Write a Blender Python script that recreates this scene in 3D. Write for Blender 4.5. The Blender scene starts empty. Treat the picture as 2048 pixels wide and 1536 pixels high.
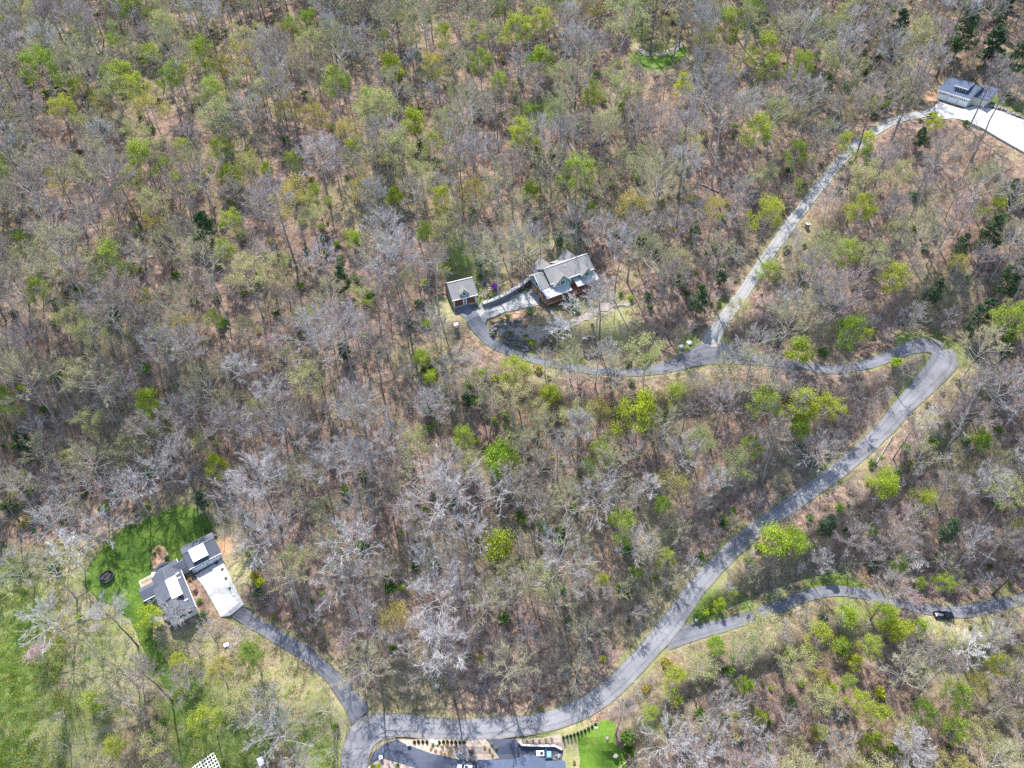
import bpy, bmesh, math, random
import numpy as np
from mathutils import Vector, Matrix
from mathutils.geometry import delaunay_2d_cdt

random.seed(11); RNG = np.random.default_rng(11)
R = math.radians
scene = bpy.context.scene
COL = scene.collection

# ------------------------------------------------------------------ camera, sky, sun, exposure
CAM = np.array([0, 0, 210.0]); ROLL = R(-1.25); FPX = 1421.0
_R0 = np.array([1, 0, 0.]); _U0 = np.array([0, .70711, .70711]); FW = np.array([0, .70711, -.70711])
RT = math.cos(ROLL)*_R0 + math.sin(ROLL)*_U0
UP = -math.sin(ROLL)*_R0 + math.cos(ROLL)*_U0
cam_d = bpy.data.cameras.new('camera'); cam = bpy.data.objects.new('camera', cam_d); COL.objects.link(cam)
cam_d.sensor_width = 36; cam_d.lens = FPX/2048*36; cam_d.clip_start = 1; cam_d.clip_end = 4000
cam.matrix_world = Matrix(((RT[0], UP[0], -FW[0], CAM[0]), (RT[1], UP[1], -FW[1], CAM[1]), (RT[2], UP[2], -FW[2], CAM[2]), (0, 0, 0, 1)))
scene.camera = cam

SUN_EL = R(60); SUN_AZ = math.atan2(-.28, 1.0)          # azimuth clockwise from +Y
world = bpy.data.worlds.new('World'); scene.world = world; world.use_nodes = True
wn = world.node_tree.nodes; wl = world.node_tree.links
sky = wn.new('ShaderNodeTexSky'); sky.sky_type = 'NISHITA'; sky.sun_disc = False
sky.sun_elevation = SUN_EL; sky.sun_rotation = SUN_AZ % (2*math.pi); sky.altitude = 900; sky.air_density = 1; sky.dust_density = 1.6
wl.new(sky.outputs[0], wn['Background'].inputs[0]); wn['Background'].inputs[1].default_value = 0.15
sun_d = bpy.data.lights.new('sun', 'SUN'); sun = bpy.data.objects.new('sun', sun_d); COL.objects.link(sun)
sun_d.energy = 3.1; sun_d.angle = R(0.5); sun_d.color = (1, .965, .92)
ldir = -Vector((math.sin(SUN_AZ)*math.cos(SUN_EL), math.cos(SUN_AZ)*math.cos(SUN_EL), math.sin(SUN_EL)))
sun.rotation_euler = ldir.to_track_quat('-Z', 'Y').to_euler(); sun.location = (0, 0, 300)
vs = scene.view_settings; vs.view_transform = 'Standard'; vs.look = 'None'; vs.gamma = 1; vs.exposure = 1.7
scene.cycles.use_denoising = False; scene.cycles.max_bounces = 5; scene.cycles.diffuse_bounces = 2; scene.cycles.transparent_max_bounces = 4

# ------------------------------------------------------------------ terrain heights
_ys = np.array([-400, -60, 0, 62, 100, 165, 250, 343, 450, 600, 900, 3000.]); _zs = np.array([-40, -16, -8, 5, 26, 69, 103, 121, 136, 160, 200, 320.])
def base(x, y):
    s = 0
    for d in (-24, -16, -8, 0, 8, 16, 24): s = s + np.interp(y+d, _ys, _zs)
    z = s/7 - 0.09*x*np.exp(-((y-80)/120.)**2)
    z = z + 4*np.sin(x*.017+1.3)*np.sin(y*.02+.4) + 1.6*np.sin(x*.05+y*.03)*np.cos(y*.045-x*.02)
    return z
def ray(px, py):
    d = FW*FPX + RT*(px-1024) - UP*(py-768); return d/np.linalg.norm(d)
def hit(px, py, h=0, f=base):
    d = ray(px, py); t = 60.
    while t < 900:
        p = CAM + d*t
        if p[2] < f(p[0], p[1]) + h:
            a, b = t-2, t
            for _ in range(14):
                m = (a+b)/2; p = CAM + d*m
                if p[2] < f(p[0], p[1]) + h: b = m
                else: a = m
            return CAM + d*b
        t += 2
    return CAM + d*900
def onz(px, py, z):
    d = ray(px, py); return CAM + d*((z-CAM[2])/d[2])
def proj(P):
    v = np.asarray(P, float) - CAM; de = v@FW
    return 1024 + FPX*(v@RT)/de, 768 - FPX*(v@UP)/de, de

def smooth_line(pts, ws, step=1.5):
    """Catmull-Rom through world xy points -> dense xy and half widths."""
    P = np.array(pts); W = np.array(ws, float)
    Pp = np.vstack([2*P[0]-P[1], P, 2*P[-1]-P[-2]]); out = []; wo = []
    for i in range(1, len(Pp)-2):
        a, b, c, d = Pp[i-1:i+3]; n = max(2, int(np.linalg.norm(c-b)/step))
        for k in range(n):
            t = k/n
            out.append(.5*((2*b)+(c-a)*t+(2*a-5*b+4*c-d)*t*t+(3*b-a-3*c+d)*t**3)); wo.append(W[i-1]*(1-t)+W[i]*t)
    out.append(P[-1]); wo.append(W[-1])
    return np.array(out), np.array(wo)

ROADS = {}   # name -> (xy, halfwidth, z)
def road_def(name, pxs, ws):
    pts = [hit(a, b)[:2] for a, b in pxs]
    xy, w = smooth_line(pts, np.array(ws)/2 if hasattr(ws, '__len__') else [ws/2]*len(pts))
    z = base(xy[:, 0], xy[:, 1])
    k = np.ones(9)/9; zz = np.convolve(np.pad(z, 4, mode='edge'), k, 'valid')
    ROADS[name] = (xy, w, zz)
road_def('road', [(706, 1600), (708, 1536), (716, 1490), (745, 1458), (800, 1450), (870, 1458), (940, 1458), (1060, 1450), (1140, 1428), (1210, 1388), (1275, 1325), (1335, 1255), (1400, 1168), (1480, 1085), (1560, 1025), (1640, 968), (1700, 922), (1765, 862), (1818, 802), (1866, 752), (1888, 722), (1884, 698), (1860, 685), (1830, 690), (1795, 706), (1740, 727), (1670, 740), (1600, 731), (1530, 722), (1455, 708), (1400, 712), (1345, 732), (1270, 745), (1190, 742), (1100, 727), (1030, 708), (990, 690), (962, 662), (942, 632), (929, 611)],
         [7, 7, 8, 7.5, 6, 5.6, 5.4, 5.4, 5.6, 5.6, 5.6, 5.8, 5.2, 5, 5, 5, 5, 5.2, 6, 7.5, 8.5, 8, 6.5, 5.5, 4.5, 4, 4, 4, 4.5, 9, 8, 5, 3.6, 3.4, 3.4, 3.6, 4, 5, 6, 7])
road_def('concrete_driveway', [(1418, 690), (1437, 652), (1480, 595), (1530, 520), (1585, 443), (1640, 372), (1690, 312), (1745, 265), (1800, 238), (1850, 228), (1900, 222)], [5.5, 4.6, 4, 4, 4, 4, 4, 4, 4.2, 4.6, 5])
road_def('branch_road', [(1330, 1280), (1400, 1263), (1480, 1241), (1560, 1212), (1620, 1189), (1680, 1181), (1740, 1190), (1800, 1207), (1870, 1221), (1930, 1223), (1990, 1211), (2048, 1198), (2140, 1178)], [6, 4, 3.8, 3.8, 3.8, 3.8, 3.8, 3.8, 3.8, 3.8, 3.8, 3.8, 3.8])
road_def('asphalt_driveway', [(722, 1432), (700, 1400), (668, 1356), (625, 1318), (562, 1277), (510, 1247), (455, 1212)], [6, 4.6, 3.8, 3.6, 3.6, 3.8, 4.4])

# flat building pads: centre xy, half size, angle, z, blend
LH = (np.array([-91.87, 103.11]), 34.0, 34.7); MH = (np.array([10.44, 180.22]), 28.5, 70.75)
MG = (np.array([-15.5, 178.6]), 20.0, 71.0); TH = (np.array([157.7, 246.4]), -49.6, 99.86)
BH = (np.array([-1.0, 52.8]), 0.0, 9.6)
def loc2w(fr, u, y):
    a = R(fr[1]); return fr[0] + np.array([math.cos(a)*u - math.sin(a)*y, math.sin(a)*u + math.cos(a)*y])
PADS = [(np.array([-104., 104.]), (24, 14), 0, 35.6, 46, .24, 2), (np.array([8., 176.]), (34, 9), 20, 69.5, 20, .28, 3), (np.array([165., 246.]), (22, 8), -40, 99.8, 22, .15, 3),
        (loc2w(LH, 0, -3), (11.5, 8.5), 34, 34.6, 9, .04, 40), (loc2w(LH, 8, -8), (3.5, 7), 34, 34.6, 8, .05, 40),
        (loc2w(MH, 7, -1), (9.5, 5.5), 28.5, 70.6, 8, 0, 40), (loc2w(MH, -9, -4.5), (8, 3), 15, 70.6, 6, 0, 40), (MG[0]+np.array([1, -3]), (5.5, 6.5), 20, 70.9, 6, 0, 40),
        (loc2w(TH, 0, 5), (7, 8), -49.6, 99.8, 9, 0, 40), (loc2w(TH, 2, -4), (8, 4), -49.6, 99.7, 7, 0, 40), (np.array([169., 227.]), (8.5, 17), 20, 96.6, 6, .2, 40), (BH[0]+np.array([0, 2]), (15, 8), 0, 9.5, 10, .12, 12)]
def _sdf_rect(x, y, c, h, ang):
    a = R(ang); dx, dy = x-c[0], y-c[1]
    u = np.abs(math.cos(a)*dx + math.sin(a)*dy) - h[0]; v = np.abs(-math.sin(a)*dx + math.cos(a)*dy) - h[1]
    return np.hypot(np.maximum(u, 0), np.maximum(v, 0)) + np.minimum(np.maximum(u, v), 0)
def road_dist(x, y, name):
    xy, w, z = ROADS[name]; x = np.asarray(x, float).ravel(); y = np.asarray(y, float).ravel()
    D = np.full(x.shape, 1e3); Z = np.zeros(x.shape); lo = xy.min(0)-22; hi = xy.max(0)+24
    m = np.nonzero((x > lo[0]) & (x < hi[0]) & (y > lo[1]) & (y < hi[1]))[0]
    for k in range(0, len(m), 8000):
        i = m[k:k+8000]
        dd = np.hypot(x[i][:, None]-xy[None, :, 0], y[i][:, None]-xy[None, :, 1])
        wt = 1/(dd+.3)**4; Z[i] = (wt*z).sum(1)/wt.sum(1); D[i] = (dd-w[None]).min(1)
    return D, Z
def height(x, y):
    x = np.asarray(x, float).ravel(); y = np.asarray(y, float).ravel()
    num = base(x, y).copy(); den = np.ones_like(num); dmin = np.full(x.shape, 1e3)
    for c, h, a, z, bl, sl, k in PADS:
        d = _sdf_rect(x, y, c, h, a); t = np.clip(d/bl, 0, 1); w = k*(1-t)**2/(t*t+.01*(1+20/k)); w[t >= 1] = 0
        num += w*(z+sl*(y-c[1])); den += w
    for n in ROADS:
        d, z = road_dist(x, y, n); t = np.clip((d-.6)/11, 0, 1); w = 12*(1-t)**2/(t*t+.005); w[t >= 1] = 0
        num += w*z; den += w; dmin = np.minimum(dmin, d)
    return num/den, dmin
# grid: fine inside, stretching to the horizon outside
def axis(a, b, s, far):
    core = list(np.arange(a, b+.01, s)); lo, hi, st = [], [], s
    p = a; q = b
    while p > -far or q < far:
        st *= 1.35; p -= st; q += st; lo.insert(0, p); hi.append(q)
    return np.array(lo+core+hi)
GX = axis(-255, 255, 1.5, 2200); GY = axis(34, 376, 1.5, 2200)
XX, YY = np.meshgrid(GX, GY); HH, DR = height(XX, YY); HH = HH.reshape(XX.shape); DR = DR.reshape(XX.shape)
def Z(x, y):
    i = min(max(int(np.searchsorted(GX, x))-1, 0), len(GX)-2); j = min(max(int(np.searchsorted(GY, y))-1, 0), len(GY)-2)
    t = (x-GX[i])/(GX[i+1]-GX[i]); s = (y-GY[j])/(GY[j+1]-GY[j])
    return float((HH[j, i]*(1-t)+HH[j, i+1]*t)*(1-s) + (HH[j+1, i]*(1-t)+HH[j+1, i+1]*t)*s)
def roadd(x, y):
    i = min(max(int(np.searchsorted(GX, x))-1, 0), len(GX)-2); j = min(max(int(np.searchsorted(GY, y))-1, 0), len(GY)-2)
    return float(DR[j:j+2, i:i+2].mean())
def G(px, py, h=0):
    """ground point seen at a place of the photograph (h: height above the ground)"""
    p = hit(px, py, h, Z); return np.array([p[0], p[1], Z(p[0], p[1])])

# ------------------------------------------------------------------ helpers: tags, meshes, materials
def tag(o, label=None, cat=None, group=None, kind=None):
    if label: o['label'] = label
    if cat: o['category'] = cat
    if group: o['group'] = group
    if kind: o['kind'] = kind
    return o
def empty(name, loc, rz=0, **kw):
    o = bpy.data.objects.new(name, None); COL.objects.link(o); o.location = loc; o.rotation_euler = (0, 0, rz)
    o.empty_display_size = .3
    return tag(o, **kw)
def link(name, me, parent=None, mats=()):
    o = bpy.data.objects.new(name, me); COL.objects.link(o)
    if parent is not None: o.parent = parent
    for m in mats: me.materials.append(m)
    return o
class MB:
    def __init__(s): s.v = []; s.f = []; s.m = []
    def quad(s, pts, m=0):
        n = len(s.v); s.v += [tuple(p) for p in pts]; s.f.append(tuple(range(n, n+len(pts)))); s.m.append(m); return s
    def box(s, x0, x1, y0, y1, z0, z1, m=0, rz=0, c=None):
        n = len(s.v); P = [(x0, y0, z0), (x1, y0, z0), (x1, y1, z0), (x0, y1, z0), (x0, y0, z1), (x1, y0, z1), (x1, y1, z1), (x0, y1, z1)]
        if rz:
            cx, cy = c or ((x0+x1)/2, (y0+y1)/2); a, b = math.cos(rz), math.sin(rz)
            P = [(cx+(x-cx)*a-(y-cy)*b, cy+(x-cx)*b+(y-cy)*a, z) for x, y, z in P]
        s.v += P
        for q in ((0, 3, 2, 1), (4, 5, 6, 7), (0, 1, 5, 4), (1, 2, 6, 5), (2, 3, 7, 6), (3, 0, 4, 7)): s.f.append(tuple(n+i for i in q)); s.m.append(m)
        return s
    def prism(s, poly, z0, z1, m=0):
        n = len(s.v); k = len(poly)
        s.v += [(p[0], p[1], z0) for p in poly] + [(p[0], p[1], z1) for p in poly]
        s.f.append(tuple(range(n+k-1, n-1, -1))); s.f.append(tuple(range(n+k, n+2*k))); s.m += [m, m]
        for i in range(k): s.f.append((n+i, n+(i+1) % k, n+k+(i+1) % k, n+k+i)); s.m.append(m)
        return s
    def slab(s, pts, t=.16, m=0):
        """thick sheet through the given corner points, thickness downward"""
        n = len(s.v); k = len(pts)
        s.v += [(p[0], p[1], p[2]) for p in pts] + [(p[0], p[1], p[2]-t) for p in pts]
        s.f.append(tuple(range(n, n+k))); s.f.append(tuple(range(n+2*k-1, n+k-1, -1))); s.m += [m, m]
        for i in range(k): s.f.append((n+i, n+k+i, n+k+(i+1) % k, n+(i+1) % k)); s.m.append(m)
        return s
    def tube(s, pts, rad, n=6, m=0, cap=True):
        pts = [Vector(p) for p in pts]; b0 = len(s.v)
        for i, p in enumerate(pts):
            t = (pts[min(i+1, len(pts)-1)]-pts[max(i-1, 0)]).normalized()
            a = t.orthogonal().normalized() if i == 0 else (a - t*a.dot(t)).normalized()
            b = t.cross(a); r = rad[i] if hasattr(rad, '__len__') else rad
            for k in range(n):
                q = p + (a*math.cos(2*math.pi*k/n) + b*math.sin(2*math.pi*k/n))*r; s.v.append(tuple(q))
        for i in range(len(pts)-1):
            for k in range(n):
                s.f.append((b0+i*n+k, b0+i*n+(k+1) % n, b0+(i+1)*n+(k+1) % n, b0+(i+1)*n+k)); s.m.append(m)
        if cap:
            s.f.append(tuple(b0+k for k in range(n-1, -1, -1))); s.f.append(tuple(b0+(len(pts)-1)*n+k for k in range(n))); s.m += [m, m]
        return s
    def tri(s, a, b, c, m=0):
        n = len(s.v); s.v += [tuple(a), tuple(b), tuple(c)]; s.f.append((n, n+1, n+2)); s.m.append(m)
    def mesh(s, name, mats=(), smooth=False):
        me = bpy.data.meshes.new(name); me.from_pydata(s.v, [], s.f)
        for m in mats: me.materials.append(m)
        if len(mats) > 1: me.polygons.foreach_set('material_index', s.m)
        if smooth: me.polygons.foreach_set('use_smooth', [True]*len(s.f))
        me.update(); return me
    def build(s, name, mat, parent=None, smooth=False, bevel=0):
        mats = mat if isinstance(mat, (list, tuple)) else [mat]
        me = s.mesh(name, mats, smooth)
        if bevel:
            bm = bmesh.new(); bm.from_mesh(me); bmesh.ops.bevel(bm, geom=bm.edges[:], offset=bevel, segments=2, affect='EDGES', profile=.6); bm.to_mesh(me); bm.free()
        return link(name, me, parent)

class NT:
    """small node-tree helper"""
    def __init__(s, name):
        s.mat = bpy.data.materials.new(name); s.mat.use_nodes = True; s.t = s.mat.node_tree; s.n = s.t.nodes; s.b = s.n['Principled BSDF']
        s.b.inputs['Specular IOR Level'].default_value = .25
    def add(s, typ, **kw):
        n = s.n.new(typ)
        for k, v in kw.items():
            if k in n.inputs: n.inputs[k].default_value = v
            else: setattr(n, k, v)
        return n
    def l(s, a, b): s.t.links.new(a, b)
    def coords(s, kind='Object'):
        return s.add('ShaderNodeTexCoord').outputs[kind]
    def noise(s, scale, detail=3, rough=.6, co=None):
        n = s.add('ShaderNodeTexNoise', Scale=scale, Detail=detail, Roughness=rough)
        if co is not None: s.l(co, n.inputs['Vector'])
        return n
    def ramp(s, src, stops, interp='LINEAR'):
        r = s.add('ShaderNodeValToRGB'); e = r.color_ramp.elements; r.color_ramp.interpolation = interp
        while len(e) < len(stops): e.new(.5)
        for el, (p, c) in zip(e, stops): el.position = p; el.color = (*c, 1) if len(c) == 3 else c
        s.l(src, r.inputs[0]); return r.outputs[0]
    def mix(s, fac, a, b, mode='MIX'):
        m = s.add('ShaderNodeMix', data_type='RGBA', blend_type=mode)
        for v, i in ((fac, 0), (a, 6), (b, 7)):
            if isinstance(v, (int, float)): m.inputs[i].default_value = v
            elif isinstance(v, tuple): m.inputs[i].default_value = (*v, 1)
            else: s.l(v, m.inputs[i])
        return m.outputs[2]
    def math(s, op, a, b=0.):
        m = s.add('ShaderNodeMath', operation=op)
        for v, i in ((a, 0), (b, 1)):
            if isinstance(v, (int, float)): m.inputs[i].default_value = v
            else: s.l(v, m.inputs[i])
        return m.outputs[0]
    def bump(s, h, strength=.4, dist=.1):
        b = s.add('ShaderNodeBump', Strength=strength, Distance=dist); s.l(h, b.inputs['Height']); s.l(b.outputs[0], s.b.inputs['Normal'])
    def col(s, c, rough=.85, **kw):
        if isinstance(c, tuple): s.b.inputs['Base Color'].default_value = (*c, 1)
        else: s.l(c, s.b.inputs['Base Color'])
        s.b.inputs['Roughness'].default_value = rough
        for k, v in kw.items(): s.b.inputs[k.replace('_', ' ')].default_value = v
        return s.mat
def paint(name, c, rough=.6, var=.12, scale=3, bump=0, **kw):
    t = NT(name); co = t.coords(); n = t.noise(scale, 4, .6, co)
    lo = tuple(max(0, x*(1-var)) for x in c); hi = tuple(min(1, x*(1+var)) for x in c)
    if bump: t.bump(t.noise(scale*6, 3, .6, co).outputs[0], bump, .05)
    return t.col(t.ramp(n.outputs[0], [(.3, lo), (.7, hi)]), rough, **kw)

# ground cover --------------------------------------------------------
def mat_ground():
    t = NT('leaf_litter'); co = t.coords()
    big = t.noise(.035, 2, .6, co).outputs[0]; mid = t.noise(.35, 4, .72, co).outputs[0]; fine = t.noise(2.6, 2, .75, co).outputs[0]
    litter = t.ramp(mid, [(.28, (.105, .075, .058)), (.45, (.225, .158, .122)), (.6, (.305, .222, .172)), (.8, (.38, .305, .25))])
    litter = t.mix(t.ramp(fine, [(.42, (0, 0, 0)), (.62, (1, 1, 1))]), t.mix(1., litter, (.62, .58, .55), 'MULTIPLY'), litter)
    speck = t.add('ShaderNodeTexVoronoi', Scale=.95, Randomness=1.); t.l(co, speck.inputs['Vector'])
    sv = t.add('ShaderNodeSeparateColor'); t.l(speck.outputs['Color'], sv.inputs[0])
    litter = t.mix(1., litter, t.ramp(sv.outputs[0], [(0, (.62, .60, .58)), (.5, (.95, .93, .9)), (.85, (1.12, 1.05, 1.0)), (1, (1.35, 1.28, 1.2))]), 'MULTIPLY')
    litter = t.mix(t.math('MULTIPLY', t.ramp(speck.outputs['Distance'], [(.05, (1, 1, 1)), (.16, (0, 0, 0))]), .6), litter, (.36, .30, .25))
    mossy = t.mix(t.ramp(mid, [(.4, (0, 0, 0)), (.62, (1, 1, 1))]), (.10, .115, .042), (.19, .185, .075))
    litter = t.mix(t.math('MULTIPLY', t.ramp(big, [(.46, (0, 0, 0)), (.66, (1, 1, 1))]), .5), litter, mossy)
    at = t.add('ShaderNodeAttribute', attribute_name='cover'); sep = t.add('ShaderNodeSeparateColor'); t.l(at.outputs['Color'], sep.inputs[0])
    brk = t.math('SUBTRACT', t.math('ADD', t.math('MULTIPLY', mid, .55), t.math('MULTIPLY', fine, .45)), .5)
    def mask(ch, lo=.3, hi=.62):
        v = t.math('ADD', ch, t.math('MULTIPLY', brk, 1.3)); return t.ramp(v, [(lo, (0, 0, 0)), (hi, (1, 1, 1))])
    dry = t.ramp(fine, [(.3, (.20, .165, .09)), (.5, (.31, .26, .15)), (.7, (.40, .335, .21))])
    dry = t.mix(t.ramp(mid, [(.4, (0, 0, 0)), (.65, (1, 1, 1))]), dry, (.19, .20, .065))
    grass = t.ramp(mid, [(.28, (.06, .09, .018)), (.5, (.115, .165, .03)), (.72, (.24, .26, .08))])
    grass = t.mix(t.ramp(fine, [(.3, (0, 0, 0)), (.75, (1, 1, 1))]), t.mix(1., grass, (.6, .65, .6), 'MULTIPLY'), grass)
    grass = t.mix(t.math('MULTIPLY', t.ramp(t.math('ADD', t.math('MULTIPLY', big, .6), t.math('MULTIPLY', mid, .5)), [(.52, (0, 0, 0)), (.68, (1, 1, 1))]), .7), grass, dry); grass = t.mix(t.math('MULTIPLY', t.ramp(sv.outputs[1], [(.6, (0, 0, 0)), (.95, (1, 1, 1))]), .45), grass, (.10, .11, .03))
    clay = t.ramp(mid, [(.3, (.27, .14, .075)), (.7, (.40, .26, .16))])
    c = t.mix(mask(sep.outputs[1]), litter, dry); c = t.mix(mask(sep.outputs[0]), c, grass); c = t.mix(mask(sep.outputs[2]), c, clay)
    t.bump(t.math('ADD', mid, t.math('MULTIPLY', fine, .5)), .6, .35)
    return t.col(c, .95)
def mat_grass(name, a, b, c, rings=None):
    t = NT(name); co = t.coords(); n1 = t.noise(.16, 5, .7, co).outputs[0]; n2 = t.noise(2.2, 4, .75, co).outputs[0]
    g = t.ramp(n1, [(.3, a), (.5, b), (.7, c)])
    g = t.mix(t.ramp(n2, [(.3, (0, 0, 0)), (.7, (1, 1, 1))]), t.mix(1., g, (.55, .6, .55), 'MULTIPLY'), g)
    if rings:
        w = t.add('ShaderNodeTexWave', wave_type='RINGS', rings_direction='Z', Scale=.28, Distortion=1.5, Detail=2)
        mp = t.add('ShaderNodeMapping'); mp.inputs['Location'].default_value = (-rings[0], -rings[1], 0); t.l(co, mp.inputs[0]); t.l(mp.outputs[0], w.inputs[0])
        g = t.mix(t.math('MULTIPLY', w.outputs['Fac'], .45), g, t.mix(1., g, (1.5, 1.35, 1.2), 'MULTIPLY'))
    t.bump(n2, .7, .12); return t.col(g, .9)
def mat_road(name, c, stain=.5, tint=(1, 1, 1)):
    t = NT(name); co = t.coords(); n1 = t.noise(.12, 5, .65, co).outputs[0]; n2 = t.noise(4., 4, .7, co).outputs[0]; n3 = t.noise(.6, 5, .7, co).outputs[0]
    lo = tuple(x*(1-stain) for x in c); hi = tuple(min(.8, x*(1+stain*.55)) for x in c)
    g = t.ramp(n1, [(.3, lo), (.52, c), (.72, hi)]); g = t.mix(t.math('MULTIPLY', t.ramp(n2, [(.35, (0, 0, 0)), (.7, (1, 1, 1))]), .3), g, t.mix(1., g, (.7, .7, .7), 'MULTIPLY'))
    ac = t.math('ABSOLUTE', t.math('ADD', t.add('ShaderNodeAttribute', attribute_name='across').outputs['Fac'], t.math('MULTIPLY', t.math('SUBTRACT', n3, .5), .25)))
    g = t.mix(1., g, t.ramp(ac, [(0, (1, 1, 1)), (.28, (1.04, 1.04, 1.04)), (.46, (.80, .80, .81)), (.64, (1.04, 1.04, 1.03)), (.86, (1.0, .97, .92)), (1, (.78, .68, .55))]), 'MULTIPLY')
    cr = t.ramp(n3, [(.485, (0, 0, 0)), (.5, (1, 1, 1)), (.515, (0, 0, 0))])
    g = t.mix(t.math('MULTIPLY', cr, .22), g, t.mix(1., g, (.5, .5, .5), 'MULTIPLY'))
    t.bump(n2, .2, .02); return t.col(g, .9)
def mat_slab(name, c, ang):
    t = NT(name); co = t.coords(); mp = t.add('ShaderNodeMapping'); mp.inputs['Rotation'].default_value = (0, 0, R(ang)); t.l(co, mp.inputs[0])
    br = t.add('ShaderNodeTexBrick', Scale=.33, offset=0.); t.l(mp.outputs[0], br.inputs[0]); br.inputs['Mortar Size'].default_value = .018; br.inputs['Brick Width'].default_value = 1.; br.inputs['Row Height'].default_value = 1.
    br.inputs['Color1'].default_value = (.93, .93, .93, 1); br.inputs['Color2'].default_value = (1, 1, 1, 1); br.inputs['Mortar'].default_value = (.62, .62, .62, 1)
    n = t.noise(.35, 5, .7, co).outputs[0]; n2 = t.noise(1.6, 4, .7, co).outputs[0]
    g = t.ramp(n, [(.3, tuple(x*.8 for x in c)), (.55, c), (.75, tuple(min(.8, x*1.1) for x in c))]); g = t.mix(1., g, br.outputs['Color'], 'MULTIPLY')
    g = t.mix(t.math('MULTIPLY', t.ramp(n2, [(.55, (0, 0, 0)), (.75, (1, 1, 1))]), .3), g, t.mix(1., g, (.72, .71, .7), 'MULTIPLY')); return t.col(g, .9)
def mat_shingle(name, c, scale=1.):
    t = NT(name); co = t.coords(); br = t.add('ShaderNodeTexBrick', Scale=2.2*scale); t.l(co, br.inputs[0]); br.inputs['Mortar Size'].default_value = .012
    br.inputs['Color1'].default_value = (*[x*.85 for x in c], 1); br.inputs['Color2'].default_value = (*[min(1, x*1.15) for x in c], 1); br.inputs['Mortar'].default_value = (*[x*.6 for x in c], 1)
    n = t.noise(.8, 5, .65, co).outputs[0]; n2 = t.noise(9, 3, .7, co).outputs[0]
    g = t.mix(.6, br.outputs['Color'], t.ramp(n, [(.3, tuple(x*.8 for x in c)), (.7, tuple(min(1, x*1.2) for x in c))]))
    t.bump(n2, .35, .03); return t.col(g, .8)
def mat_siding(name, c, lap=.2):
    t = NT(name); co = t.coords(); sp = t.add('ShaderNodeSeparateXYZ'); t.l(co, sp.inputs[0])
    f = t.math('FRACT', t.math('DIVIDE', sp.outputs[2], lap)); n = t.noise(2, 4, .6, co).outputs[0]
    g = t.ramp(n, [(.3, tuple(x*.85 for x in c)), (.7, tuple(min(1, x*1.12) for x in c))])
    t.bump(f, .8, .03); return t.col(g, .65)
def mat_stone(name, c):
    t = NT(name); co = t.coords(); n = t.noise(1.7, 5, .7, co).outputs[0]; n2 = t.noise(8, 4, .7, co).outputs[0]
    oi = t.add('ShaderNodeObjectInfo').outputs['Random']
    g = t.ramp(n, [(.3, tuple(x*.55 for x in c)), (.55, c), (.75, tuple(min(1, x*1.4) for x in c))]); t.bump(n2, .6, .08)
    return t.col(t.mix(t.math('MULTIPLY', oi, .3), g, tuple(x*.6 for x in c)), .9)

def mat_twig(name, a, b, rough=.75):
    t = NT(name); oi = t.add('ShaderNodeObjectInfo').outputs['Random']; at = t.add('ShaderNodeAttribute', attribute_name='tone').outputs['Fac']
    g = t.mix(oi, a, b); g = t.mix(1., g, t.ramp(at, [(0, (.6, .6, .6)), (1, (1.25, 1.25, 1.25))]), 'MULTIPLY')
    return t.col(g, rough)
def mat_leaf(name, stops, trans=.45):
    t = NT(name); oi = t.add('ShaderNodeObjectInfo').outputs['Random']; at = t.add('ShaderNodeAttribute', attribute_name='tone').outputs['Fac']
    g = t.ramp(oi, stops); g = t.mix(1., g, t.ramp(at, [(0, (.6, .64, .6)), (.6, (1, 1, 1)), (1, (1.35, 1.28, 1.2))]), 'MULTIPLY')
    m = t.col(g, .6); tr = t.add('ShaderNodeBsdfTranslucent'); t.l(g, tr.inputs[0]); mx = t.add('ShaderNodeMixShader'); mx.inputs[0].default_value = trans
    t.l(t.b.outputs[0], mx.inputs[1]); t.l(tr.outputs[0], mx.inputs[2]); t.l(mx.outputs[0], t.n['Material Output'].inputs[0]); return m
def mat_bark(name, a, b):
    t = NT(name); oi = t.add('ShaderNodeObjectInfo').outputs['Random']; co = t.coords(); n = t.noise(1.4, 4, .7, co).outputs[0]
    g = t.mix(oi, a, b); g = t.mix(1., g, t.ramp(n, [(.3, (.6, .6, .6)), (.7, (1.25, 1.25, 1.2))]), 'MULTIPLY'); return t.col(g, .85)

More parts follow.
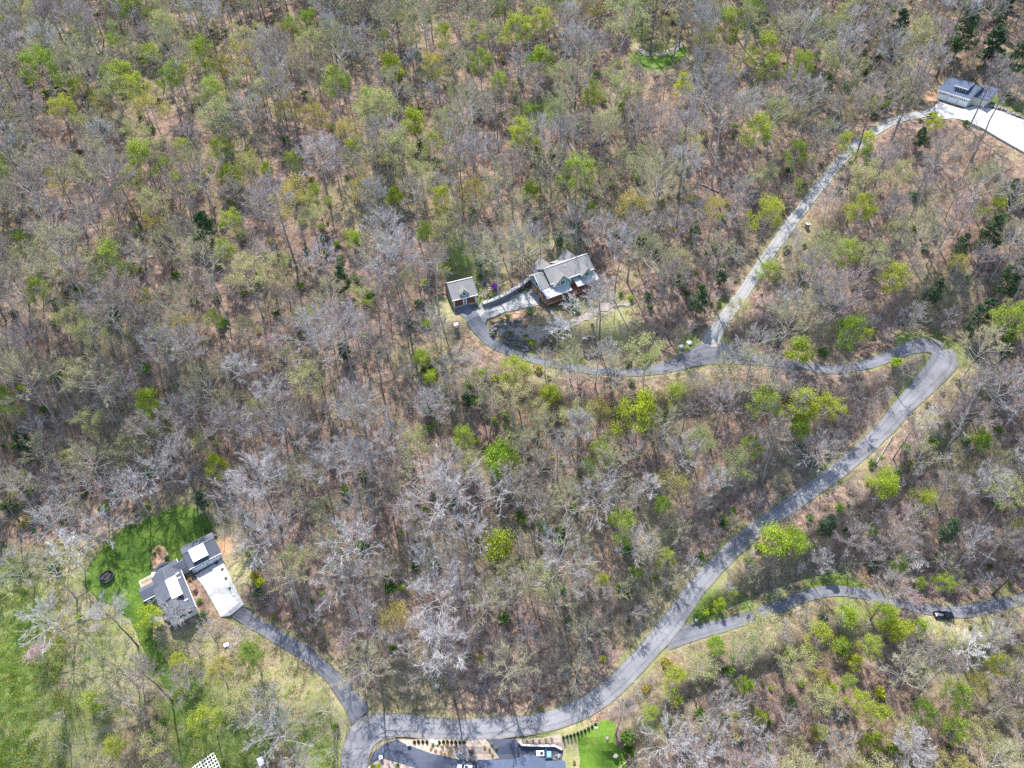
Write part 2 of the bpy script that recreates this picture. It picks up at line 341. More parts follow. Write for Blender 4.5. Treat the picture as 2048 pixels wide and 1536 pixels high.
M = dict(ground=mat_ground(),
    road=mat_road('worn_asphalt', (.185, .182, .19), .42), dark=mat_road('sealed_asphalt', (.075, .085, .115), .3), drive=mat_road('driveway_asphalt', (.13, .133, .15), .4),
    branch=mat_road('aged_asphalt', (.135, .136, .15), .45), conc=mat_slab('concrete', (.42, .41, .39), -34), conc2=mat_road('weathered_concrete', (.27, .262, .25), .22),
    lawn=mat_grass('mown_grass', (.030, .066, .008), (.062, .115, .013), (.125, .175, .026), (-97, 113)), lawn2=mat_grass('lush_grass', (.05, .115, .012), (.10, .19, .018), (.19, .26, .035)),
    mulch=paint('bark_mulch', (.36, .28, .22), .95, .35, 1.2, .6), gravel=paint('pale_gravel', (.27, .23, .20), .95, .3, 1.5, .5), clay=paint('pine_straw', (.33, .20, .12), .95, .3, 1, .5),
    charcoal=mat_shingle('charcoal_shingles', (.082, .090, .112)), greyroof=mat_shingle('grey_brown_shingles', (.225, .212, .20)), blueroof=mat_shingle('slate_blue_shingles', (.065, .085, .13)),
    metalroof=paint('pale_metal_roof', (.34, .335, .345), .5, .08, 1), white=paint('white_paint', (.8, .8, .78), .5, .04), cream=mat_siding('cream_siding', (.55, .52, .46)),
    teal=mat_siding('sage_green_siding', (.17, .30, .255)), red=mat_siding('red_brown_boards', (.24, .075, .04)), brickred=paint('red_door_paint', (.15, .042, .03), .5, .2),
    glass=paint('window_glass', (.03, .04, .05), .08, .2, 1), black=paint('black_plastic', (.02, .02, .022), .5, .2), dgrey=paint('dark_grey', (.07, .075, .08), .6, .2),
    deck=paint('deck_boards', (.42, .25, .16), .8, .2, 2), wood=paint('weathered_timber', (.42, .34, .25), .85, .25, 2), panel=paint('solar_glare_white', (.86, .86, .86), .25, .02, 1),  # panel: sun glare off the solar panels painted in as white
    stone=mat_stone('grey_fieldstone', (.26, .25, .24)), darkstone=mat_stone('dark_rock', (.16, .145, .14)), palestone=mat_stone('pale_rock', (.55, .53, .5)),
    wallc=mat_stone('wall_concrete', (.36, .34, .30)), blue=paint('blue_car_paint', (.10, .25, .40), .3, .05, 1), carwhite=paint('white_car_paint', (.8, .8, .8), .25, .03, 1),
    carblack=paint('black_car_paint', (.02, .03, .04), .22, .1, 1), tyre=paint('rubber', (.02, .02, .02), .8, .1), silver=paint('silver_trim', (.6, .62, .65), .3, .05, 1, Metallic=.6), lamp=paint('lamp_glass', (.7, .7, .68), .2, .05),
    bark=mat_bark('grey_bark', (.26, .225, .20), (.44, .405, .375)), pale=mat_bark('pale_bark', (.50, .48, .46), (.62, .60, .57)), darkbark=mat_bark('dark_bark', (.15, .125, .11), (.25, .215, .19)),
    tw0=mat_twig('silver_twigs', (.355, .325, .305), (.50, .465, .445)), tw1=mat_twig('mauve_brown_twigs', (.27, .22, .205), (.38, .315, .295)), tw2=mat_twig('olive_twigs', (.31, .275, .18), (.43, .385, .26)),
    twp=mat_twig('pale_twigs', (.55, .53, .50), (.66, .64, .61)),
    spring=mat_leaf('spring_leaves', [(0, (.20, .30, .030)), (.35, (.30, .38, .045)), (.7, (.40, .42, .045)), (1, (.26, .37, .07))]),
    bright=mat_leaf('vivid_leaves', [(0, (.22, .36, .022)), (.5, (.36, .46, .025)), (1, (.46, .50, .03))]), palel=mat_leaf('pale_young_leaves', [(0, (.32, .36, .15)), (.5, (.40, .41, .17)), (1, (.45, .41, .18))]),
    olive=mat_leaf('ochre_young_leaves', [(0, (.36, .30, .06)), (.6, (.44, .37, .07)), (1, (.33, .33, .08))]), green=mat_leaf('green_leaves', [(0, (.055, .135, .018)), (.5, (.10, .21, .025)), (1, (.16, .27, .035))]),
    needle=mat_leaf('evergreen_needles', [(0, (.075, .125, .065)), (.5, (.095, .155, .08)), (1, (.12, .19, .07))], .35), pink=mat_leaf('pink_blossom', [(0, (.50, .34, .34)), (1, (.60, .42, .42))], .3),
    whitebl=mat_leaf('white_blossom', [(0, (.66, .66, .60)), (1, (.72, .7, .64))], .3), purple=mat_leaf('purple_blossom', [(0, (.26, .05, .42)), (1, (.36, .10, .52))], .3), magenta=mat_leaf('magenta_blossom', [(0, (.5, .05, .16)), (1, (.6, .12, .25))], .3),
    orange=mat_leaf('russet_leaves', [(0, (.42, .22, .07)), (1, (.5, .32, .1))], .3), redleaf=mat_leaf('dark_red_leaves', [(0, (.13, .05, .05)), (1, (.2, .09, .08))], .3))

# ------------------------------------------------------------------ the ground sheet
def build_ground():
    ny, nx = XX.shape
    zz = HH - .3*np.clip((-DR+.1)/.9, 0, 1)
    xr, yr = XX.ravel(), YY.ravel(); inn = np.zeros(xr.shape, bool)
    for poly in SHEETS:
        c = np.zeros(xr.shape, bool); P = np.array(poly)
        for k in range(len(P)):
            (x1, y1), (x2, y2) = P[k], P[k-1]
            if y1 != y2: c ^= ((y1 > yr) != (y2 > yr)) & (xr < (x2-x1)*(yr-y1)/(y2-y1)+x1)
        inn |= c
    zz = zz - .3*inn.reshape(zz.shape)
    V = np.stack([XX.ravel(), YY.ravel(), zz.ravel()], 1)
    i = np.arange(ny*nx).reshape(ny, nx); F = np.stack([i[:-1, :-1], i[:-1, 1:], i[1:, 1:], i[1:, :-1]], -1).reshape(-1, 4)
    me = bpy.data.meshes.new('ground'); me.from_pydata(V, [], F.tolist()); me.polygons.foreach_set('use_smooth', np.ones(len(F), bool))
    cov = np.zeros((ny*nx, 4), np.float32); cov[:, 3] = 1
    x, y = XX.ravel(), YY.ravel()
    def blob(px, py, r, ch, s, sy=1.):
        p = hit(px, py); d = np.hypot(x-p[0], (y-p[1])/sy)/r; cov[:, ch] = np.maximum(cov[:, ch], s*np.clip(1.25-d, 0, 1))
    for b in [(5, 1250, 17, 0, .9), (15, 1400, 18, 0, .8), (0, 1150, 12, 0, .7), (100, 1340, 11, 0, .6), (300, 1060, 18, 0, .55), (230, 1120, 14, 0, .6), (180, 1160, 10, 0, .5), (380, 1030, 12, 0, .5), (340, 1350, 8, 0, .6), (140, 1460, 14, 0, .6), (60, 1520, 18, 0, .75), (400, 1430, 12, 0, .8), (430, 1490, 13, 0, .95), (500, 1510, 10, 0, .8), (600, 1480, 9, 0, .55), (650, 1510, 8, 0, .7), (640, 1430, 7, 0, .6), (240, 1260, 10, 0, .5), (220, 1310, 10, 0, .6),
              (1150, 712, 6, 0, .8), (1140, 690, 5, 0, .6), (920, 510, 10, 0, .6), (965, 580, 5, 0, .9), (960, 560, 4, 0, .8), (940, 530, 8, 0, .45), (1000, 640, 5, 0, .6), (1305, 120, 10, 0, 1.), (1340, 105, 8, 0, .9), (1285, 118, 8, 0, .9), (1280, 60, 10, 0, .6), (1300, 92, 5, 2, .35), (1990, 195, 8, 0, .8), (1960, 185, 7, 0, .7), (2040, 215, 7, 0, .7), (1105, 215, 9, 0, .7),
              (1560, 480, 6, 0, .6), (1460, 600, 6, 0, .6), (1380, 680, 6, 0, .7), (1830, 670, 7, 0, .8), (1890, 668, 7, 0, .8), (1930, 690, 7, 0, .7), (1920, 720, 6, 0, .7), (1690, 1165, 8, 0, .9), (1640, 1165, 7, 0, .8), (1560, 1195, 6, 0, .7), (1420, 1225, 8, 0, .8), (1370, 1245, 6, 0, .8), (1500, 1215, 6, 0, .7), (2020, 1185, 7, 0, .5), (1990, 1410, 8, 0, .3), (1700, 1240, 10, 0, .6),
              (300, 1290, 16, 1, .6), (250, 1350, 22, 1, .65), (180, 1250, 14, 1, .55), (60, 1180, 14, 1, .5), (420, 1330, 16, 1, .5), (560, 1400, 16, 1, .6), (640, 1440, 12, 1, .9), (660, 1500, 12, 1, .8), (470, 1450, 16, 1, .6), (130, 1130, 14, 1, .6), (480, 1140, 9, 1, .7), (440, 1060, 8, 1, .5), (100, 1430, 18, 1, .55), (170, 1510, 16, 1, .6),
              (1220, 650, 12, 1, .7), (1180, 620, 8, 1, .5), (1170, 680, 10, 1, .55), (1240, 620, 10, 1, .6), (890, 610, 8, 1, .7), (880, 640, 8, 1, .6), (930, 500, 14, 1, .7), (1120, 480, 12, 1, .6), (1050, 480, 12, 1, .5), (1080, 740, 10, 1, .5), (1300, 92, 8, 1, 1.1), (1325, 95, 6, 1, .9), (1880, 1290, 12, 1, .9), (1930, 1330, 10, 1, .75), (1850, 1330, 10, 1, .6), (1960, 1260, 9, 1, .7), (1790, 1200, 6, 1, .6), (1140, 1490, 9, 1, .95), (1150, 1520, 8, 1, .9), (1420, 1190, 9, 1, .8), (1880, 160, 7, 1, .5), (2000, 330, 10, 1, .4), (1940, 740, 6, 1, .6), (1840, 860, 6, 1, .6),
              (440, 1075, 4, 2, .8), (446, 1060, 3, 2, .7), (1862, 175, 6, 2, .8), (1858, 190, 4, 2, .7), (2010, 225, 3, 2, .6), (1030, 625, 4, 2, .9), (1050, 618, 4, 2, .9), (1190, 1440, 4, 2, .3), (1170, 690, 4, 2, .5), (300, 1000, 9, 2, .2)]: blob(*b)
    d = DR.ravel(); n = .5+.5*np.sin(x*.11+1)*np.sin(y*.13)+.25*np.sin(x*.31)*np.cos(y*.27)
    verge = np.clip(1-(d-.3)/2.4, 0, 1)*(d > -1)
    cov[:, 1] = np.maximum(cov[:, 1], .5*verge); cov[:, 0] = np.maximum(cov[:, 0], verge*np.clip(1.5*n-.35, 0, 1)*.6)
    a = me.color_attributes.new('cover', 'FLOAT_COLOR', 'POINT'); a.data.foreach_set('color', cov.ravel())
    o = link('ground', me, None, [M['ground']]); tag(o, 'brown leaf-littered hillside with grassy patches', 'ground', kind='structure'); return cov
SHEETS = []

def sheet(name, poly, mat, off, label, cat, kind='structure', step=1.5, thick=.45, jit=0.):
    """surface draped on the terrain inside a world xy polygon, with a visible edge"""
    P = [Vector((p[0], p[1])) for p in poly]; pts = []
    for a, b in zip(P, P[1:]+P[:1]):
        n = max(1, int((b-a).length/step))
        pts += [a.lerp(b, k/n)+(Vector((RNG.normal(0, jit), RNG.normal(0, jit))) if k else Vector((0, 0))) for k in range(n)]
    SHEETS.append([(p.x, p.y) for p in pts]); nb = len(pts); E_ = [(i, (i+1) % nb) for i in range(nb)]
    X = np.array([[p.x, p.y] for p in pts]); lo, hi = X.min(0), X.max(0)
    def inside(x, y):
        c = False
        for i in range(nb):
            x1, y1 = X[i]; x2, y2 = X[i-1]
            if (y1 > y) != (y2 > y) and x < (x2-x1)*(y-y1)/(y2-y1)+x1: c = not c
        return c
    inner = []
    for gx in np.arange(lo[0], hi[0], step):
        for gy in np.arange(lo[1], hi[1], step):
            if inside(gx, gy) and np.hypot(X[:, 0]-gx, X[:, 1]-gy).min() > step*.45: inner.append(Vector((gx, gy)))
    vo, eo, fo, *_ = delaunay_2d_cdt(pts+inner, E_, [tuple(range(nb))], 1, 1e-4)
    bm = bmesh.new(); vv = [bm.verts.new((v.x, v.y, Z(v.x, v.y)+off)) for v in vo]
    for f in fo:
        try: bm.faces.new([vv[i] for i in f])
        except ValueError: pass
    bmesh.ops.recalc_face_normals(bm, faces=bm.faces[:])
    for f in bm.faces:
        if f.normal.z < 0: f.normal_flip()
    be = [e for e in bm.edges if e.is_boundary]
    r = bmesh.ops.extrude_edge_only(bm, edges=be)
    for v in r['geom']:
        if isinstance(v, bmesh.types.BMVert): v.co.z -= thick
    me = bpy.data.meshes.new(name); bm.to_mesh(me); bm.free()
    o = link(name, me, None, [mat]); return tag(o, label, cat, kind=kind)
def pxpoly(pts): return [G(*p)[:2] for p in pts]

def road_mesh(name, key, mat, off, label, cut=None, seed=0):
    xy, w, _ = ROADS[key]; a, b = cut or (0, len(xy)); xy, w = xy[a:b], w[a:b]
    t = np.gradient(xy, axis=0); t /= np.linalg.norm(t, axis=1)[:, None]; nrm = np.stack([-t[:, 1], t[:, 0]], 1)
    rg = np.random.default_rng(seed); mb = MB(); K = [-1, -.5, 0, .5, 1]
    jl = np.convolve(rg.normal(0, .18, len(xy)+4), np.ones(3)/3, 'same')
    for i in range(len(xy)):
        row = []
        for k in K:
            p = xy[i]+nrm[i]*k*(w[i]+(jl[i] if k == 1 else jl[i+3] if k == -1 else 0)); row.append((p[0], p[1], Z(*p)+off))
        mb.v += [(row[0][0], row[0][1], row[0][2]-.15)] + row + [(row[-1][0], row[-1][1], row[-1][2]-.15)]
    for i in range(len(xy)-1):
        for k in range(6): mb.f.append((i*7+k, (i+1)*7+k, (i+1)*7+k+1, i*7+k+1)); mb.m.append(0)
    me = mb.mesh(name); bm = bmesh.new(); bm.from_mesh(me); bmesh.ops.recalc_face_normals(bm, faces=bm.faces[:])
    if sum(f.normal.z for f in bm.faces) < 0: bmesh.ops.reverse_faces(bm, faces=bm.faces[:])
    bm.to_mesh(me); bm.free()
    at_ = me.attributes.new('across', 'FLOAT', 'POINT'); at_.data.foreach_set('value', np.tile([-1, -1, -.5, 0, .5, 1, 1], len(xy)).astype(np.float32))
    o = link(name, me, None, [mat]); return tag(o, label, name.split('.')[0].split('_')[-1], kind='structure')
def idx_near(key, px, py):
    p = hit(px, py); return int(np.hypot(*(ROADS[key][0]-p[:2]).T).argmin())
i_a = idx_near('road', 1886, 700); i_b = idx_near('road', 1080, 722)
road_mesh('road', 'road', M['road'], .10, 'worn grey asphalt road curving below the central woods up to the hairpin', (0, i_a+1), 1)
road_mesh('upper_road', 'road', M['branch'], .08, 'darker asphalt lane running from hairpin bend towards the green house', (i_a, i_b+1), 2)
road_mesh('garage_driveway', 'road', M['drive'], .06, 'grey asphalt drive widening in front of the small garage', (i_b, len(ROADS['road'][0])), 3)
road_mesh('concrete_driveway', 'concrete_driveway', M['conc2'], .10, 'pale concrete driveway climbing through trees to the upper garage', None, 4)
road_mesh('branch_road', 'branch_road', M['branch'], .05, 'narrow asphalt side road with the parked pickup', None, 5)
road_mesh('asphalt_driveway', 'asphalt_driveway', M['drive'], .05, 'dark asphalt driveway curving up to the house with glare-white solar panels', None, 6)
sheet('concrete_apron', [loc2w(LH, *p) for p in ((2.4, -1.9), (10.2, -1.3), (10.3, -15.6), (6.2, -16.2), (3.9, -16.0), (3.2, -6))], M['conc'], .22, 'bright white concrete parking apron before the solar-panelled garage', 'driveway')
sheet('concrete_forecourt', pxpoly([(952, 620), (962, 606), (1066, 578), (1080, 594), (1077, 610), (1000, 628), (975, 637), (969, 650), (960, 634)]), M['conc2'], .13, 'mottled grey concrete forecourt beside the green house', 'driveway')
tr_poly = pxpoly([(1862, 219), (1878, 204), (1925, 219), (1948, 213), (1990, 219), (2048, 241), (2110, 264), (2110, 338), (2048, 303), (2000, 276), (1965, 256), (1935, 243), (1905, 237), (1870, 239)])
sheet('concrete_court', tr_poly, M['conc'], .13, 'bright concrete court in front of the upper garage with white doors', 'driveway')
LAWN_PX = [(352, 1010), (394, 1017), (419, 1042), (426, 1066), (405, 1105), (360, 1128), (318, 1150), (312, 1200), (308, 1232), (303, 1262), (318, 1300), (345, 1345), (372, 1390), (352, 1402), (328, 1372), (300, 1332), (280, 1290), (262, 1240), (228, 1210), (195, 1202), (170, 1175), (172, 1140), (200, 1105), (225, 1075), (250, 1052), (285, 1045), (315, 1035)]
sheet('lawn', pxpoly(LAWN_PX), M['lawn'], .07, 'dark green mown lawn around the house with glare-white solar panels', 'lawn', jit=.38)
sheet('lawn.001', pxpoly([(1154, 1471), (1191, 1450), (1210, 1439), (1232, 1446), (1229, 1471), (1233, 1489), (1249, 1508), (1252, 1560), (1162, 1560), (1158, 1505)]), M['lawn2'], .07, 'bright green lawn beside the blue-roofed house at the bottom edge', 'lawn', jit=.25)
sheet('lawn.002', pxpoly([(1276, 108), (1300, 116), (1335, 112), (1364, 92), (1374, 106), (1350, 128), (1305, 138), (1280, 126)]), M['lawn2'], .1, 'small bright green clearing in the woods at the top', 'lawn', jit=.4)
sheet('dirt_track', pxpoly([(1276, 90), (1290, 102), (1320, 106), (1348, 94), (1362, 82), (1368, 88), (1352, 103), (1322, 113), (1288, 111), (1270, 96)]), M['gravel'], .12, 'tan curved dirt track through the clearing at the top', 'path', jit=.3)
sheet('planting_bed', pxpoly([(797, 1480), (880, 1478), (972, 1479), (999, 1517), (952, 1523), (917, 1519), (865, 1508), (835, 1497), (808, 1487)]), M['mulch'], .1, 'mulched bed of small shrubs between lower road and dark driveway', 'garden bed')
sheet('planting_bed.001', pxpoly([(1033, 1479), (1080, 1476), (1122, 1468), (1126, 1500), (1110, 1492), (1044, 1491)]), M['mulch'], .1, 'pale bed with a line of red flowers above the blue car', 'garden bed')
sheet('planting_bed.002', pxpoly([(736, 1534), (761, 1517), (800, 1527), (829, 1536), (829, 1570), (736, 1570)]), M['mulch'], .1, 'tan bed with tufts at bottom edge left of dark driveway', 'garden bed')
sheet('dark_driveway', pxpoly([(735, 1560), (736, 1540), (740, 1520), (747, 1505), (757, 1496), (771, 1487), (797, 1479), (808, 1487), (835, 1497), (865, 1508), (917, 1519), (955, 1524), (955, 1570), (829, 1570), (829, 1536), (800, 1527), (761, 1517), (740, 1533)]), M['dark'], .09, 'blue-black sealed driveway sweeping off the road at the bottom', 'driveway')
sheet('dark_driveway.001', pxpoly([(972, 1478), (1033, 1478), (1044, 1491), (1110, 1492), (1126, 1500), (1122, 1524), (1122, 1560), (990, 1560), (999, 1517)]), M['dark'], .09, 'blue-black driveway under the parked blue car', 'driveway')
sheet('shrub_island', pxpoly([(305, 1098), (318, 1090), (330, 1095), (337, 1108), (330, 1122), (318, 1132), (306, 1140), (303, 1120)]), M['clay'], .13, 'orange pine-straw island bed in the dark green lawn', 'garden bed')
sheet('garden_path', pxpoly([(990, 665), (1040, 655), (1090, 652), (1140, 640), (1180, 622), (1225, 603), (1260, 606), (1258, 614), (1225, 614), (1185, 634), (1150, 652), (1100, 668), (1085, 684), (1045, 674), (1000, 674)]), M['gravel'], .07, 'pale gravel path winding through garden below the green house', 'path', jit=.25)
sheet('clay_bank', pxpoly([(978, 640), (1010, 630), (1075, 612), (1074, 620), (1048, 634), (1030, 640), (1000, 642)]), M['clay'], .09, 'orange pine-straw bank below the concrete forecourt', 'garden bed', jit=.2)

build_ground()

# ------------------------------------------------------------------ buildings
def gable(mb, x0, x1, y0, y1, ze, zr, axis='x', t=.18, m=0, yr=None):
    """two thick roof slopes; axis = direction of the ridge"""
    if axis == 'x':
        r = (y0+y1)/2 if yr is None else yr
        mb.slab([(x0, y0, ze), (x1, y0, ze), (x1, r, zr), (x0, r, zr)], t, m); mb.slab([(x0, r+.004, zr), (x1, r+.004, zr), (x1, y1, ze), (x0, y1, ze)], t, m)
    else:
        r = (x0+x1)/2 if yr is None else yr
        mb.slab([(x0, y0, ze), (r, y0, zr), (r, y1, zr), (x0, y1, ze)], t, m); mb.slab([(r+.004, y0, zr), (x1, y0, ze), (x1, y1, ze), (r+.004, y1, zr)], t, m)
    return mb
def walls(mb, x0, x1, y0, y1, z0, ze, zr=None, axis='x', m=0):
    mb.box(x0, x1, y0, y1, z0, ze, m)
    if zr:
        if axis == 'x':
            for x in (x0, x1): mb.quad([(x, y0, ze), (x, y1, ze), (x, (y0+y1)/2, zr)], m)
        else:
            for y in (y0, y1): mb.quad([(x0, y, ze), (x1, y, ze), ((x0+x1)/2, y, zr)], m)
    return mb
def fascia(mb, pts, t=.1, h=.24, m=0):
    for a, b in zip(pts, pts[1:]):
        a, b = Vector(a), Vector(b); d = (b-a).normalized(); n = Vector((0, 0, 1)).cross(d).normalized()*t/2
        p = [a-n, b-n, b+n, a+n]; mb.slab([tuple(q+Vector((0, 0, .03))) for q in p], h, m)
    return mb
def window(parent, x, y, z, w, h, face='-y', frame=M['white'], glass=M['glass']):
    """a framed window: frame part with its pane as sub-part"""
    f = MB(); g = MB(); b = .09; d = .06
    def put(mb, u0, u1, v0, v1, o0, o1):
        if face in ('-y', '+y'):
            s = -1 if face == '-y' else 1; ya, yb = sorted((y+s*o0, y+s*o1)); mb.box(x+u0, x+u1, ya, yb, z+v0, z+v1)
        else:
            s = -1 if face == '-x' else 1; xa, xb = sorted((x+s*o0, x+s*o1)); mb.box(xa, xb, y+u0, y+u1, z+v0, z+v1)
    put(f, -w/2-b, -w/2, -b, h+b, -.02, d); put(f, w/2, w/2+b, -b, h+b, -.02, d); put(f, -w/2, w/2, h, h+b, -.02, d); put(f, -w/2, w/2, -b, 0, -.02, d)
    if w > 1: put(f, -.03, .03, 0, h, -.02, d)
    put(g, -w/2, w/2, 0, h, -.01, .02)
    o = f.build('window', frame, parent); g.build('pane', glass, o)
def garage_door(parent, x, y, w, h, mat, lights=4, z=0):
    mb = MB(); n = 4
    for k in range(n): mb.box(x-w/2, x+w/2, y-.05, y+.03, z+.02+h*k/n, z+h*(k+1)/n-.03)
    d = mb.build('garage_door', mat, parent); g = MB()
    for k in range(lights):
        a = x-w/2+w*(k+.14)/lights; g.box(a, a+w*.72/lights, y-.065, y-.04, z+h*.80, z+h*.93)
    g.build('door_lights', M['glass'], d); f = MB()
    f.box(x-w/2-.14, x-w/2, y-.07, y+.02, z, z+h+.14); f.box(x+w/2, x+w/2+.14, y-.07, y+.02, z, z+h+.14); f.box(x-w/2, x+w/2, y-.07, y+.02, z+h, z+h+.14)
    f.build('door_trim', M['white'], d)
def railing(mb, pts, h=1., step=1.4, r=.05):
    for a, b in zip(pts, pts[1:]):
        a, b = Vector(a), Vector(b); L = (b-a).length; n = max(1, round(L/step))
        for k in range(n+1):
            p = a.lerp(b, k/n); mb.box(p.x-r, p.x+r, p.y-r, p.y+r, p.z, p.z+h)
        ang = math.atan2(b.y-a.y, b.x-a.x); c = (a+b)/2
        for zz in (.45, h): mb.box(c.x-L/2, c.x+L/2, c.y-.045, c.y+.045, c.z+zz-.05, c.z+zz+.03, rz=ang)
    return mb

def left_house():
    t = empty('house', (*LH[0], LH[2]), R(LH[1]), label='L-shaped house with charcoal roof and two raised glare-white solar arrays on the lawn', cat='house')
    w = MB(); walls(w, -7., -.4, -13, 3.8, -.6, 3.0, 5.0, 'y'); w.build('wall', M['cream'], t)
    w = MB(); walls(w, -10.6, -7.0, -3.1, .6, -.6, 2.7, 3.9, 'x'); w.build('wing_wall', M['cream'], t)
    w = MB(); walls(w, 2.3, 10.5, -.8, 6.7, -.3, 2.9, 5.0, 'x'); w.build('garage_wall', M['cream'], t)
    w = MB(); w.box(-.41, 2.31, .3, 2.7, -.3, 2.9); w.build('link_wall', M['cream'], t)
    r = MB(); xm = -3.7; ze, zr = 3.0, 5.35
    r.slab([(0, -13.4, ze), (0, 4.2, ze), (xm, .9, zr), (xm, -13.4, zr)], .2); r.slab([(xm-.004, -13.4, zr), (xm-.004, .9, zr), (-7.4, 1.8, ze+.02), (-7.4, -13.4, ze)], .2)
    r.slab([(xm, .904, zr), (0, 4.204, ze), (-5.1, 4.204, ze), (-7.4, 1.804, ze)], .2)
    ro = r.build('roof', M['charcoal'], t)
    c = MB(); c.box(-3.9, -3.5, -13.4, .9, zr-.02, zr+.06); c.build('ridge_cap', M['dgrey'], ro)
    for x, y, w_, a in ((-1.0, -1.3, .9, 0), (-1.0, -2.9, .8, 0), (-1.4, -10.7, 1., 0)):
        zc = ze+(zr-ze)*(-x)/3.7; s = MB(); s.box(x-.18, x+.18, y-.2, y+.2, zc-.1, zc+.22); s.box(x-w_/2, x+w_/2, y-.13, y+.13, zc+.2, zc+.32); s.build('roof_vent', M['white'], ro)
    d = MB(); d.slab([(-3.4, -8.3, 5.5), (-3.4, -2.4, 5.5), (-7.8, -2.4, 4.0), (-7.8, -8.3, 4.0)], .2); do = d.build('dormer_roof', M['charcoal'], t)
    w = MB(); w.prism([(-7.4, -8.05), (-4.2, -8.05), (-4.2, -2.65), (-7.4, -2.65)], 2.9, 3.95); w.quad([(-7.4, -8.05, 3.9), (-3.8, -8.05, 5.2), (-3.8, -8.05, 3.9)]); w.build('dormer_wall', M['cream'], t)
    gable(MB(), -11, -7.0, -3.5, 1.0, 2.75, 4.1, 'x').build('wing_roof', M['charcoal'], t)
    gable(MB(), -3.4, 2.35, -.15, 3.15, 2.95, 4.3, 'x').build('link_roof', M['charcoal'], t)
    gr = gable(MB(), 1.9, 10.95, -1.25, 7.15, 3.0, 5.25, 'x').build('garage_roof', M['charcoal'], t)
    c = MB(); c.box(1.9, 10.95, 2.78, 3.12, 5.22, 5.3); c.build('ridge_cap', M['dgrey'], gr)
    f = MB(); fascia(f, [(1.9, -1.31, 3.0), (10.95, -1.31, 3.0)]); fascia(f, [(.06, -13.4, 3.), (.06, 4.2, 3.)]); fascia(f, [(-11, -3.56, 2.75), (-7.2, -3.56, 2.75)]); f.build('gutter', M['white'], t)
    # raised arrays of solar panels on dark racks; sun glare painted as their white
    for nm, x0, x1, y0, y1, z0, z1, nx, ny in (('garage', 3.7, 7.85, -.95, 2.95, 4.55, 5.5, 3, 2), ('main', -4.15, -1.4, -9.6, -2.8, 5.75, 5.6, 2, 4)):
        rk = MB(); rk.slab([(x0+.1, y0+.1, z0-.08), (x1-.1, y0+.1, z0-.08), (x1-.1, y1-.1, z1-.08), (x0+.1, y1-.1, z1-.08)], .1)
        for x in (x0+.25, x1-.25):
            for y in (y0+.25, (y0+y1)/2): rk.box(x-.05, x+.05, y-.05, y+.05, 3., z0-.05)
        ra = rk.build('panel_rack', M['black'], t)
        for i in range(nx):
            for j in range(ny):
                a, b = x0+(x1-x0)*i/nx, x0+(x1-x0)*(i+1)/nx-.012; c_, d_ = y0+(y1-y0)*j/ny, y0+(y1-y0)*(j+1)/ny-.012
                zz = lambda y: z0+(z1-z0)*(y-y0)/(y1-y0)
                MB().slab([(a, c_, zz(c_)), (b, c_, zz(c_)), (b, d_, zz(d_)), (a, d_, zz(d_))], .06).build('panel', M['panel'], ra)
    garage_door(t, 4.6, -.82, 3., 2.3, M['white']); garage_door(t, 8.3, -.82, 3., 2.3, M['white'])
    for y in (-11, -8, -5): window(t, -.4, y, 1., 1.2, 1.3, '+x')
    window(t, -4, -13., 1., 1.8, 1.3, '-y'); window(t, -1.8, -13., 1., 1., 1.3, '-y'); window(t, -9, -3.1, .9, 1.2, 1.2, '-y'); window(t, -7., -11, 1, 1.2, 1.3, '-x')
    dr = MB(); dr.box(-.42, -.34, -.9, .1, 0, 2.1); do = dr.build('door', M['brickred'], t); MB().box(-.36, -.28, -.8, -.72, .95, 1.05).build('handle', M['silver'], do)
    dk = MB(); n = 12
    for k in range(n): dk.box(-10.6, -7.05, 1.05+k*.28, 1.05+k*.28+.26, .3, .42)
    d = dk.build('deck', M['deck'], t); railing(MB(), [(-10.55, 1.1, .42), (-10.55, 4.35, .42), (-7.1, 4.35, .42)]).build('railing', M['white'], d)
    MB().box(-.3, 2.2, 3.0, 4.6, .3, .42).build('rear_deck', M['deck'], t); MB().box(-6.8, -5.4, 3.0, 5.4, .3, .42).build('rear_deck', M['deck'], t)
    ch = MB(); ch.box(-7.95, -7.1, -10.5, -9.6, -.5, .9); ch.build('cellar_hatch', M['wood'], t)
    return t
left_house()

